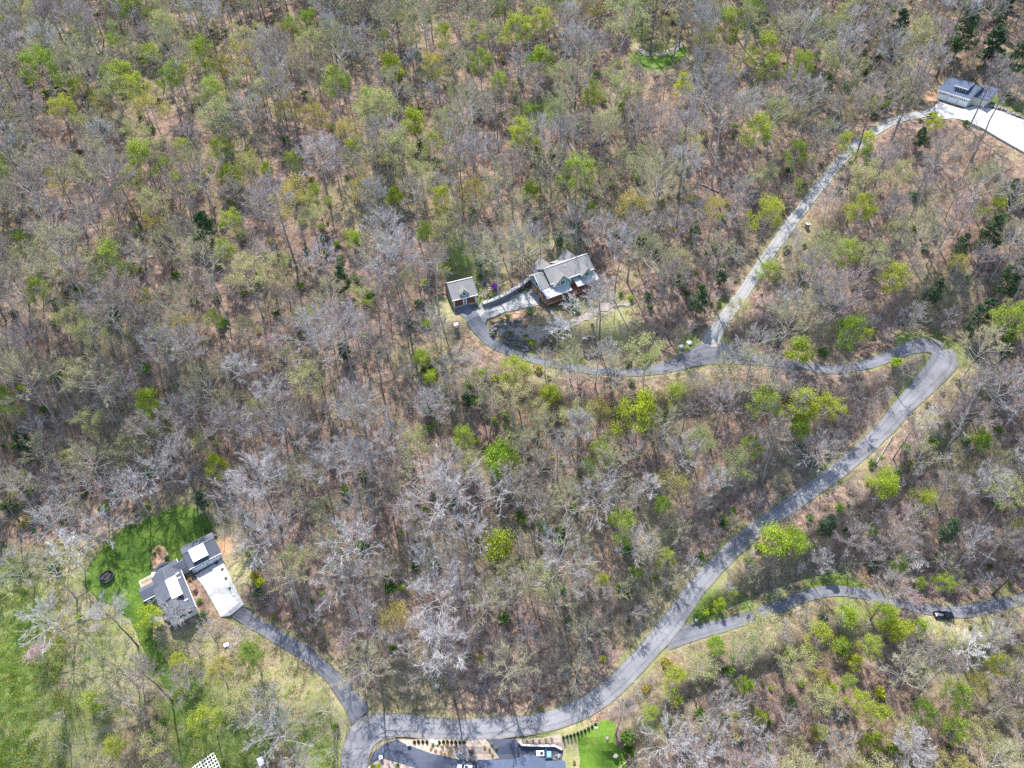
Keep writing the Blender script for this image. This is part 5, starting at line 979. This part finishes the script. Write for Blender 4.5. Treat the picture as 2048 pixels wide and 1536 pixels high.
# ------------------------------------------------------------------ garden plants
def bush(kind, px, py, r, label, cat='shrub', group=None, name='shrub', h=None):
    x, y, z = G(px, py); pr = (CONE if kind == 'cone' else SHRUB[kind])[0 if kind == 'cone' else int(RNG.integers(2))]
    s = r/1.5 if kind != 'cone' else r/.5
    return add_tree(name, pr, x, y, s, RNG.uniform(0, 6.28), label, cat, group, parts=('stems', 'foliage'))
for k, px, py, r, lab in [('purple', 990, 580, 2.0, 'large purple azalea between timber steps and white walkway'), ('purple', 969, 570, 1.0, 'small purple azalea at the top of the timber steps'), ('purple', 995, 601, .9, 'low purple flowers at foot of the walkway wall'), ('purple', 1034, 583, .9, 'purple flowers halfway along the walkway wall'), ('pink', 1024, 646, 1.0, 'pink azalea at end of the upper rock wall'),
    ('bright', 897, 542, 1.6, 'round bright green bush behind the small garage'), ('needle', 961, 533, 1.4, 'dark bush uphill of the small garage'), ('green', 973, 546, .8, 'small teal shrub above the purple azalea'), ('needle', 960, 557, 1.3, 'dark round shrub beside the garage corner'), ('green', 1015, 636, 1.2, 'green shrub on the orange bank'), ('bright', 1065, 690, 1.8, 'yellow-green bush below the gravel path'), ('green', 1020, 670, 1.2, 'green shrub above lower rock wall'), ('green', 1052, 676, 1.1, 'dark green shrub at right of lower rock wall'), ('green', 985, 672, 1.0, 'green shrub at the garage drive edge'), ('needle', 1062, 628, 2.2, 'wide dark shrub below the forecourt'), ('needle', 1150, 615, 2.0, 'dark shrub under the porch of the green house'), ('red', 1172, 600, 1.7, 'reddish shrub at right end of the green house'), ('needle', 1185, 592, 1.4, 'dark shrub right of the reddish one by green house'), ('green', 1241, 592, 1.2, 'green shrub at the end of the gravel path'), ('bright', 1262, 600, 1.4, 'lime shrub at the end of the gravel path'), ('green', 1184, 652, .8, 'small green shrub on the dry garden grass'), ('green', 1135, 664, .7, 'tiny green shrub right of the garden path'), ('bright', 1293, 722, 2.2, 'yellow-green bush where the lane meets the garden'), ('green', 1255, 732, 1.8, 'grey-green bush beside the lane under the garden'), ('red', 1275, 700, 1.5, 'reddish bush above the lane'),
    ('olive', 318, 1100, .9, 'upper shrub in the orange island bed'), ('green', 310, 1110, .8, 'lower shrub in the orange island bed'), ('needle', 335, 1118, 1.0, 'blue-green shrub beside the orange island bed'), ('green', 400, 1204, 1.1, 'green shrub at the corner of the white apron'), ('needle', 408, 1232, 1.3, 'dark shrub below the white apron'), ('needle', 434, 1127, .6, 'dark shrub at the garage corner of the white apron'), ('red', 392, 1185, .9, 'red-brown shrub between house and white apron'), ('olive', 380, 1160, .8, 'dry shrub in the bed beside the white apron'), ('green', 445, 1140, .5, 'low green hedge plant along the white apron, upper'), ('green', 452, 1158, .5, 'low green hedge plant along the white apron, middle'), ('green', 460, 1178, .5, 'low green hedge plant along the white apron, lower'),
    ('bright', 1435, 1213, 1.8, 'vivid green shrub in the wedge between the two roads'), ('green', 1395, 1232, 1.6, 'dark green shrub near the tip of the road wedge'), ('bright', 1410, 1226, 1.4, 'bright shrub in the middle of the road wedge'), ('green', 1255, 1480, 2.4, 'dark green bush at right edge of the bottom lawn'), ('green', 1258, 1505, 2., 'green bush below the dark one right of bottom lawn'),
    ('olive', 1148, 1526, .7, 'small yellow shrub at corner of the bottom house'), ('orange', 862, 1499, .55, 'orange shrub in the roadside bed, first from left'), ('orange', 871, 1502, .5, 'orange shrub in the roadside bed, second from left'), ('orange', 882, 1505, .5, 'orange shrub in the roadside bed, third from left'), ('orange', 894, 1491, .6, 'orange shrub nearest the road in the bed'), ('olive', 885, 1494, .6, 'yellow-green shrub at centre of the roadside bed'), ('olive', 901, 1498, .6, 'yellow-green shrub right of centre in the roadside bed'), ('green', 866, 1492, .5, 'small green shrub in the roadside bed, left'), ('olive', 875, 1491, .5, 'small green shrub in the roadside bed, left of centre'), ('orange', 899, 1508, .6, 'russet shrub at the lower rim of the roadside bed'), ('orange', 889, 1509, .5, 'russet shrub at the lower rim of the bed, further left'), ('red', 912, 1494, .8, 'greyish red shrub in the right part of the roadside bed'), ('red', 942, 1506, 1.0, 'reddish bare shrub above the bed wall'), ('olive', 969, 1495, .5, 'shrub left of the curved bed edging, upper'), ('olive', 979, 1500, .5, 'shrub right of the curved bed edging, middle'), ('olive', 985, 1510, .6, 'shrub right of the curved bed edging, lower'), ('olive', 983, 1488, .5, 'shrub near the top corner of the east bed'), ('olive', 992, 1496, .5, 'shrub on the rim of the driveway by the east bed'),
    ('bright', 745, 1532, .7, 'yellow tuft in the bottom left bed, left'), ('bright', 758, 1533, .8, 'yellow tuft in the bottom left bed, middle'), ('green', 795, 1532, .7, 'green tuft in the bottom left bed, right')]:
    bush(k, px, py, r, lab, group='garden shrubs')
ORD = 'first second third fourth fifth sixth seventh eighth ninth tenth eleventh twelfth thirteenth fourteenth'.split()
for i, px in enumerate(np.linspace(829, 928, 13)):
    if i in (4, 5): continue
    bush('cone', px, 1485-.6*math.sin(i), .42, f'small dark conical evergreen along the lower road, {ORD[i]} place from left', 'shrub', 'conical evergreens along the lower road', 'conical_shrub')
for i in range(10):
    f = i/9; bush('cone', 1127+64*f, 1476-26*f-4*f*(1-f)*-3, .4, f'small dark conical evergreen on bottom lawn edge, {ORD[i]} from the blue car', 'shrub', 'conical evergreens beside the bottom lawn', 'conical_shrub')
for i, (px, py) in enumerate([(1054, 1483), (1066, 1483), (1079, 1481), (1091, 1482), (1103, 1478)]): bush('olive', px, py, .5, f'small yellowish shrub in the bed above the blue car, {ORD[i]} from left', 'shrub', 'shrubs in the pale bed')
for i in range(14): bush('magenta', 1046+5.2*i, 1488.5+.2*(i % 3), .28, f'tiny red flower clump in the row above the blue car, {ORD[i]} from left', 'flower', 'red flower row', 'flower_clump')
bush('cone', 982, 602, .55, 'dark conical evergreen at the lower end of the white walkway', 'shrub', None, 'conical_shrub')

# ------------------------------------------------------------------ rocks, walls, fences, small things
def rock_mesh(seed, mat):
    rg = np.random.default_rng(seed); bm = bmesh.new(); bmesh.ops.create_icosphere(bm, subdivisions=2, radius=1)
    k = rg.normal(size=(4, 3))
    for v in bm.verts:
        c = np.array(v.co); f = 1+.16*sum(math.sin(2.1*(c@q)+i) for i, q in enumerate(k)); v.co = Vector(c*f*np.array([1, .8, .62]))
    me = bpy.data.meshes.new('boulder'); bm.to_mesh(me); bm.free(); me.materials.append(mat); return me
ROCK = {n: [rock_mesh(500+10*j+i, M[n]) for i in range(3)] for j, n in enumerate(('darkstone', 'palestone', 'stone'))}
def boulder(px, py, r, kind, label, group=None):
    x, y, z = G(px, py); o = link('boulder', ROCK[kind][int(RNG.integers(3))]); o.location = (x, y, z+r*.25); o.scale = (r, r, r); o.rotation_euler = (0, 0, RNG.uniform(0, 6.28)); return tag(o, label, 'rock', group)
boulder(1169, 681, 1.3, 'darkstone', 'round dark boulder at the rim of the garden stone ring'); boulder(1957, 201, .9, 'palestone', 'white boulder beside the upper court, left of the pile'); boulder(1966, 198, .8, 'palestone', 'white boulder beside the upper court, top of the pile'); boulder(1974, 206, .9, 'palestone', 'white boulder beside the upper court, right of the pile'); boulder(1962, 208, .8, 'stone', 'grey boulder at the foot of the upper court pile')
boulder(1231, 1512, .7, 'stone', 'grey boulder on the right side of the bottom lawn'); boulder(1214, 1477, .45, 'stone', 'small grey stone at top of the bottom lawn'); boulder(1384, 1247, .7, 'darkstone', 'dark rock at the tip of the road wedge'); boulder(1392, 1240, .6, 'palestone', 'pale rock at the tip of the road wedge'); boulder(1192, 1455, .4, 'palestone', 'small pale stone at the lawn end of the conical row')
boulder(925, 1509, .7, 'stone', 'grey rock in the lower part of the roadside bed'); boulder(865, 1484, .6, 'palestone', 'white stone in the conical row, left'); boulder(873, 1486, .6, 'palestone', 'white stone in the conical row, right'); boulder(468, 1190, .5, 'palestone', 'pale rock by the corner of the white apron'); boulder(252, 1045, .6, 'darkstone', 'dark stump-like rock at the upper lawn edge'); boulder(1378, 688, 1.0, 'palestone', 'pale rock beside the concrete driveway mouth')
boulder(1112, 1511, .5, 'darkstone', 'dark rock right of the blue car, upper'); boulder(1108, 1518, .5, 'darkstone', 'dark rock right of the blue car, lower'); boulder(1117, 1512, .6, 'stone', 'tan rock right of the blue car')
def rock_wall(pts, label, kind='darkstone', n=26, r=.5, width=.7):
    P = [G(*p) for p in pts]; t = empty('rock_wall', P[0], label=label, cat='rock wall'); mb = bmesh.new()
    for i in range(n):
        f = i/(n-1)*(len(P)-1); k = min(int(f), len(P)-2); q = P[k]*(1-(f-k))+P[k+1]*(f-k)
        for layer in range(2):
            x, y = q[0]+RNG.normal(0, width*.5), q[1]+RNG.normal(0, width*.5); s = r*RNG.uniform(.6, 1.3)
            m = Matrix.Translation((x-P[0][0], y-P[0][1], Z(x, y)-P[0][2]+s*.3+layer*r*.6)) @ Matrix.Rotation(RNG.uniform(0, 6), 4, 'Z') @ Matrix.Scale(s, 4)
            tmp = ROCK[kind][int(RNG.integers(3))].copy(); tmp.transform(m); mb.from_mesh(tmp); bpy.data.meshes.remove(tmp)
    me = bpy.data.meshes.new('stones'); mb.to_mesh(me); mb.free(); o = link('stones', me, t, [M[kind]]); o['kind'] = 'stuff'; return t
rock_wall([(984, 668), (990, 656), (1010, 652), (1040, 648)], 'dark rubble wall beside the garage drive below orange bank', n=34, r=.55)
rock_wall([(1013, 676), (1035, 682), (1055, 698)], 'dark rubble wall along the lower garden beside lane', n=30, r=.6, width=1.1)
rock_wall([(1088, 680), (1096, 686), (1100, 692)], 'small cluster of dark rocks at the foot of pale garden tree', n=12, r=.5)
rock_wall([(1174, 712), (1186, 715), (1196, 712)], 'cluster of dark rocks below the garden stone ring', n=14, r=.6)
rock_wall([(1168, 680), (1178, 674), (1190, 677), (1194, 690)], 'ring of stones edging a leaf-filled garden circle', n=24, r=.32, width=.2)
rock_wall([(917, 1507), (921, 1514), (935, 1519), (950, 1521)], 'low stone edging at lower rim of the roadside bed', 'stone', n=24, r=.35, width=.25)
rock_wall([(1960, 215), (1985, 213), (2010, 222), (2040, 235)], 'line of brown rocks along the far side of the upper court', 'stone', n=26, r=.5, width=.6)
def strip_wall(name, pts, h0, h1, thick, mat, capm, label, cat, cap=.12, capw=None):
    """wall following ground points: body from below the ground to h1 above it, with a cap"""
    P = [np.array(p) for p in pts]; o0 = P[0]; t = empty(name, o0, label=label, cat=cat); b, c = MB(), MB(); capw = capw or thick+.2
    for A, B in zip(P, P[1:]):
        d = unit((B-A)[:2]); n = np.array([-d[1], d[0]])
        def q(p, w, z): return (p[0]-o0[0]+n[0]*w, p[1]-o0[1]+n[1]*w, z-o0[2])
        zt = lambda p: p[2]+h1
        for mb, w, lo, hi in ((b, thick/2, lambda p: p[2]-h0, zt), (c, capw/2, lambda p: zt(p)+.004, lambda p: zt(p)+cap)):
            k = len(mb.v); mb.v += [q(A, -w, lo(A)), q(B, -w, lo(B)), q(B, w, lo(B)), q(A, w, lo(A)), q(A, -w, hi(A)), q(B, -w, hi(B)), q(B, w, hi(B)), q(A, w, hi(A))]
            for f in ((0, 3, 2, 1), (4, 5, 6, 7), (0, 1, 5, 4), (1, 2, 6, 5), (2, 3, 7, 6), (3, 0, 4, 7)): mb.f.append(tuple(k+i for i in f)); mb.m.append(0)
    b.build('wall_face', mat, t); c.build('cap', capm, t); return t
# white walkway on top of the retaining wall beside the forecourt
wk = [onz(966+99*f, 606-54*f+6*math.sin(math.pi*f), 72.0+.8*f) for f in np.linspace(0, 1, 7)]
strip_wall('retaining_walkway', wk, 3.2, -.12, 1.1, M['darkstone'], M['conc'], 'white concrete walkway on a stone wall rising to the green house', 'walkway', capw=1.3)
strip_wall('retaining_wall', [G(*p) for p in ((1930, 243), (1965, 259), (2000, 280), (2048, 307), (2095, 333))], 5., .5, .45, M['wallc'], M['conc'], 'long grey retaining wall below the bright upper court', 'wall')
bw = pxpoly([(1036, 1484), (1044, 1492), (1075, 1493.5), (1110, 1493.5), (1124, 1501)])
strip_wall('retaining_wall', [np.array([p[0], p[1], Z(*p)]) for p in bw], .6, .75, .3, M['stone'], M['palestone'], 'low block wall with pale cap above the blue car', 'wall')
kw = [onz(955, 1503, 12)]
for i, (f, kd, r) in enumerate([(.12, 'red', .7), (.25, 'olive', .6), (.38, 'needle', .8), (.5, 'red', .8), (.62, 'olive', .7), (.74, 'needle', .8), (.86, 'green', .7)]):
    bush(kd, 970+97*f, 609-32*f, r, f'low shrub at the foot of the white walkway wall, {ORD[i]} from the garage end', group='shrubs along the walkway wall')
# timber steps
t = empty('timber_steps', G(972, 584), label='flight of timber tie steps rising beside the small garage', cat='steps')
A_, B_w = G(966, 594), G(978, 572)
for k in range(9):
    p = A_*(1-k/8)+B_w*(k/8); z = Z(p[0], p[1]); b = MB(); L = 1.15
    b.box(-L, L, -.12, .12, -.1, .16); o = b.build('step', M['wood'], t); o.location = (p[0]-t.location.x, p[1]-t.location.y, z-t.location.z+.08); o.rotation_euler = (0, 0, R(-28))
def fence(name, pxs, label, h=.9, mat=M['wood'], step=2.4, rails=(.45, .8)):
    P = [G(*p) for p in pxs]; t = empty(name, P[0], label=label, cat='fence'); o0 = P[0]; pts = []
    for a, b in zip(P, P[1:]):
        n = max(1, round(np.linalg.norm(b-a)/step)); pts += [a*(1-k/n)+b*(k/n) for k in range(n)]
    pts.append(P[-1])
    for i, p in enumerate(pts):
        z = Z(p[0], p[1])-o0[2]; b = MB(); b.box(-.08, .08, -.08, .08, -.3, h); o = b.build('post', mat, t); o.location = (p[0]-o0[0], p[1]-o0[1], z)
        if i+1 < len(pts):
            q = pts[i+1]; zq = Z(q[0], q[1])-o0[2]
            for r in rails: MB().tube([(p[0]-o0[0], p[1]-o0[1], z+r), (q[0]-o0[0], q[1]-o0[1], zq+r)], .06, 5).build('rail', mat, t)
fence('rail_fence', [(674, 1536), (673, 1490), (674, 1445)], 'low timber rail along left side of the lower road')
fence('rail_fence', [(671, 1418), (660, 1390), (640, 1362)], 'timber rail beside the foot of the dark asphalt driveway', .6, rails=(.45,))
fence('rail_fence', [(446, 1060), (449, 1080), (448, 1103), (441, 1113)], 'thin pale rail on the orange bank behind the charcoal garage', .5, M['conc'], rails=(.42,))
fence('rail_fence', [(1237, 1540), (1256, 1521), (1285, 1527)], 'timber garden fence corner at the bottom edge', 1.2, rails=(.5, 1.1))
# pergola of white slats
gx, gy, gz = G(419, 1542); t = empty('pergola', (gx, gy, gz), R(38), label='white slatted pergola frame on the grass at the bottom edge', cat='pergola')
for x in (-2.6, 2.6):
    for y in (-2.2, 2.2): MB().box(x-.08, x+.08, y-.08, y+.08, -.4, 2.3).build('post', M['white'], t)
for y in np.linspace(-2.2, 2.2, 6): MB().box(-2.9, 2.9, y-.08, y+.08, 2.3, 2.46).build('beam', M['white'], t)
for x in np.linspace(-2.7, 2.7, 9): MB().box(x-.05, x+.05, -2.5, 2.5, 2.464, 2.56).build('slat', M['white'], t)
# trampoline
x, y, z = G(215, 1156); t = empty('trampoline', (x, y, z), .4, label='round black trampoline with sagging dark net on the lawn', cat='trampoline')
c24 = [(1.9*math.cos(a), 1.9*math.sin(a)) for a in np.linspace(0, 2*math.pi, 25)[:-1]]
MB().prism([(p[0]*.86, p[1]*.86) for p in c24], .78, .82).build('mat', M['black'], t); MB().tube([(*p, .85) for p in c24+c24[:1]], .12, 6).build('frame_pad', M['dgrey'], t)
for k in range(0, 24, 4): MB().tube([(*c24[k], .85), (c24[k][0]*1.03, c24[k][1]*1.03, -.2)], .04, 5).build('leg', M['dgrey'], t); MB().tube([(*c24[k], .85), (c24[k][0]*.97, c24[k][1]*.97, 1.9)], .03, 5).build('net_pole', M['dgrey'], t)
nb_ = MB()
for k in range(24):
    p, q = c24[k], c24[(k+1) % 24]; f = .92+.05*math.sin(k*1.7); nb_.quad([(*p, .9), (*q, .9), (q[0]*.8*f, q[1]*.8*f, 1.25+.25*math.sin(k*.9+.9)), (p[0]*.8*f, p[1]*.8*f, 1.25+.25*math.sin(k*.9))])
nb_.build('net', M['black'], t)
# fire pit, utility boxes, mailbox pillars, gate pillars
x, y, z = G(276, 1033); t = empty('fire_pit', (x, y, z), label='round stone fire pit ring above the dark lawn', cat='fire pit')
for k in range(12):
    a = k*math.pi/6; MB().box(-.22, .22, -.14, .14, -.1, .32).build('stone', M['stone'], t).location = (1.0*math.cos(a), 1.0*math.sin(a), 0); t.children[-1].rotation_euler = (0, 0, a+math.pi/2)
def ubox(px, py, s, label, rz=0):
    x, y, z = G(px, py); t = empty('utility_box', (x, y, z), rz, label=label, cat='utility box'); MB().box(-s, s, -s*.8, s*.8, -.2, s*1.5).build('cabinet', M['silver'], t, bevel=.03); MB().box(-s*1.08, s*1.08, -s*.88, s*.88, s*1.502, s*1.65).build('lid', M['silver'], t); MB().box(-s*.8, s*.8, -s*.84, -s*.802, .1, s*1.3).build('door', M['silver'], t)
ubox(454, 1292, .5, 'pale utility box beside the pale tree near the dark driveway', .4); ubox(912, 653, .6, 'white utility box beside the asphalt garage drive', .3); ubox(1362, 697, .6, 'pale utility box by the concrete driveway mouth', .5)
def pillar(px, py, h, w, label, capm=M['white'], body=M['stone']):
    x, y, z = G(px, py); t = empty('stone_pillar', (x, y, z), R(15), label=label, cat='pillar'); MB().box(-w, w, -w, w, -.3, h).build('shaft', body, t); MB().box(-w*1.2, w*1.2, -w*1.2, w*1.2, h+.004, h+.15).build('cap', capm, t); lm = MB(); lm.prism([(.17*math.cos(a), .17*math.sin(a)) for a in np.linspace(0, 6.28, 7)[:-1]], h+.154, h+.5); lm.build('lantern', M['dgrey'], t)
pillar(818, 1491, 1.2, .36, 'white-capped pillar on the right side of dark driveway mouth'); pillar(763, 1518, 1.2, .36, 'white-capped pillar on the left side of dark driveway mouth')
pillar(1573, 424, 1.8, .5, 'dark gate pillar on uphill side of the concrete driveway', M['dgrey'], M['darkstone']); pillar(1613, 457, 1.7, .5, 'pale gate pillar on the downhill side of the concrete driveway', M['palestone'])
# fallen logs
for px, py, L, a, lab in [(1057, 985, 9, 65, 'pale fallen log low in the middle of the central woods'), (1035, 868, 6, 20, 'curved pale fallen log near centre of the central woods'), (665, 105, 11, 130, 'fallen log at top, left of centre'), (178, 238, 9, 140, 'fallen log in the upper left woods'), (1415, 375, 8, 150, 'fallen log on the uphill side of concrete driveway'), (1205, 445, 9, 95, 'pale standing snag-like log uphill of the green house'), (70, 770, 9, 50, 'crossed fallen log at the far left slope'), (1300, 78, 8, 10, 'fallen trunks at the edge of the grassy clearing'), (430, 1000, 6, 120, 'fallen log beyond the dark lawn'), (1765, 905, 12, 48, 'long fallen log along the right side of main road')]:
    x, y, z = G(px, py); d = np.array([math.cos(R(a)), math.sin(R(a))])*L/2; p, q = np.array([x, y])-d, np.array([x, y])+d
    o = MB().tube([(p[0]-x, p[1]-y, Z(*p)-z+.3), (0, 0, .38), (q[0]-x, q[1]-y, Z(*q)-z+.3)], [.22, .19, .11], 7).build('fallen_log', M['bark']); o.location = (x, y, z); tag(o, lab, 'log', 'fallen logs')

# ------------------------------------------------------------------ vehicles
def frustum(mb, b, t, z0, z1, m=0):
    """b, t = (x0, x1, halfwidth0, halfwidth1) at z0 and z1"""
    n = len(mb.v)
    for (x0, x1, w0, w1), z in ((b, z0), (t, z1)): mb.v += [(x0, -w0, z), (x1, -w1, z), (x1, w1, z), (x0, w0, z)]
    for f in ((0, 3, 2, 1), (4, 5, 6, 7), (0, 1, 5, 4), (1, 2, 6, 5), (2, 3, 7, 6), (3, 0, 4, 7)): mb.f.append(tuple(n+i for i in f)); mb.m.append(m)
    return mb
def wheels(t, xs, w, r):
    for x in xs:
        for s in (-1, 1):
            wh = MB().tube([(x, s*(w-.22), r), (x, s*(w+.01), r)], r, 14).build('wheel', M['tyre'], t); MB().tube([(x, s*(w-.02), r), (x, s*(w+.03), r)], r*.62, 10).build('rim', M['silver'], wh)
def lights(t, xf, xr, w, z):
    for s in (-1, 1): MB().box(xf-.06, xf+.03, s*w-.2, s*w+.2, z-.08, z+.08).build('headlight', M['lamp'], t); MB().box(xr-.03, xr+.05, s*w-.14, s*w+.14, z, z+.2).build('tail_light', M['brickred'], t)
def suv(px, py, rz, paint_, roofm, label, L=4.6):
    x, y, z = G(px, py); t = empty('car', (x, y, z+.1), rz, label=label, cat='car'); h = L/2; W = .92
    b = MB(); frustum(b, (-h, h, W, W*.92), (-h*.98, h*.97, W, W*.9), .28, .78); frustum(b, (-h*.98, h*.97, W*.99, W*.89), (-h*.95, h*.9, W*.93, W*.8), .78, 1.02); b.build('body', paint_, t, bevel=.05)
    frustum(MB(), (-h*.93, h*.42, W*.9, W*.88), (-h*.78, h*.12, W*.72, W*.72), 1.02, 1.5).build('windows', M['glass'], t)
    frustum(MB(), (-h*.8, h*.14, W*.74, W*.74), (-h*.74, h*.08, W*.68, W*.68), 1.5, 1.6).build('roof', roofm, t, bevel=.03)
    MB().box(-h*.35, h*.02, -.45, .45, 1.602, 1.62).build('sunroof', M['glass'], t); MB().box(h*.45, h*.9, -.55, .55, 1.022, 1.05).build('hood', paint_, t, bevel=.01)
    wheels(t, (-h*.62, h*.62), W, .34); lights(t, h*.95, -h*.96, W*.66, .7)
    for s in (-1, 1): MB().box(h*.3, h*.36, s*W-.02 if s > 0 else -W-.16, W+.16 if s > 0 else -W+.02, 1.0, 1.15).build('mirror', paint_, t)
    for xx in (h*.97, -h): MB().box(xx-.06, xx+.06, -W*.85, W*.85, .3, .52).build('bumper', M['dgrey'], t)
suv(1086, 1511, R(-2), M['blue'], M['silver'], 'blue car with pale roof parked on the dark driveway')
suv(931, 1539, R(172), M['carwhite'], M['carwhite'], 'white car cut by the bottom edge beside the roadside bed')
def pickup(px, py, rz):
    x, y, z = G(px, py); t = empty('pickup_truck', (x, y, z+.1), rz, label='black pickup truck with a loaded bed stopped on the side road', cat='pickup'); W = .98
    b = MB(); frustum(b, (-2.75, 2.75, W, W*.95), (-2.72, 2.7, W, W*.92), .42, .95); frustum(b, (.2, 2.7, W*.98, W*.9), (.2, 2.6, W*.95, W*.8), .95, 1.15); b.build('body', M['carblack'], t, bevel=.05)
    bd = MB(); bd.box(-2.7, -.25, -W, -W+.09, .95, 1.3); bd.box(-2.7, -.25, W-.09, W, .95, 1.3); bd.box(-2.72, -2.62, -W+.1, W-.1, .95, 1.3); bd.build('bed_side', M['carblack'], t)
    frustum(MB(), (-.25, 1.45, W*.94, W*.92), (-.1, 1.0, W*.78, W*.78), 1.15, 1.72).build('windows', M['glass'], t); frustum(MB(), (-.12, 1.02, W*.79, W*.79), (-.06, .95, W*.72, W*.72), 1.72, 1.84).build('cab_roof', M['carblack'], t, bevel=.03)
    lo = MB()
    for k in range(7): lo.box(-2.5+.32*k, -2.25+.32*k, -.6+.1*(k % 3), .5-.12*(k % 2), .98, 1.2+.1*(k % 3), rz=.2*k)
    lo.build('cargo', M['palestone'], t); wheels(t, (-1.75, 1.75), W, .4); lights(t, 2.7, -2.74, W*.72, .85); MB().box(2.68, 2.82, -.85, .85, .45, .68).build('bumper', M['silver'], t)
    for s in (-1, 1): MB().box(1.3, 1.4, s*W-.02 if s > 0 else -W-.2, W+.2 if s > 0 else -W+.02, 1.15, 1.35).build('mirror', M['carblack'], t)
pickup(1885, 1233, R(-1))
x, y, z = G(525, 1527); t = empty('golf_cart', (x, y, z), R(122), label='small cart with white roof on the grass at the bottom', cat='golf cart')
b = MB(); frustum(b, (-1.25, 1.25, .6, .55), (-1.25, 1.15, .6, .5), .3, .7); b.build('body', M['dgrey'], t, bevel=.04); MB().box(-.6, .1, -.5, .5, .7, .95).build('seat', M['wood'], t); MB().box(-1.15, .95, -.66, .66, 1.85, 1.95).build('roof', M['white'], t, bevel=.03); frustum(MB(), (1.0, 1.05, .55, .55), (.9, .95, .55, .55), .75, 1.8).build('windscreen', M['glass'], t)
for xx in (-1.05, .85):
    for s in (-.55, .55): MB().tube([(xx, s, .6), (xx, s, 1.86)], .03, 5).build('roof_post', M['black'], t)
wheels(t, (-.85, .85), .6, .26); MB().box(1.05, 1.4, -.62, .62, .75, 1.1).build('front_rack', M['black'], t)

# two trees that would share a label: say which is higher up in the picture
_same = {}
for o in COL.objects:
    if o.parent is None and o.get('label') and o.get('category') == 'tree': _same.setdefault(o['label'], []).append(o)
for lab, os_ in _same.items():
    if len(os_) > 1:
        os_.sort(key=lambda o: proj(tuple(o.location))[1])
        for i, o in enumerate(os_): o['label'] = lab + (', upper one' if i == 0 else ', lower one' if i == len(os_)-1 else ', middle one' if len(os_) == 3 else f', {("second", "third", "fourth", "fifth")[min(i-1, 3)]} from top')
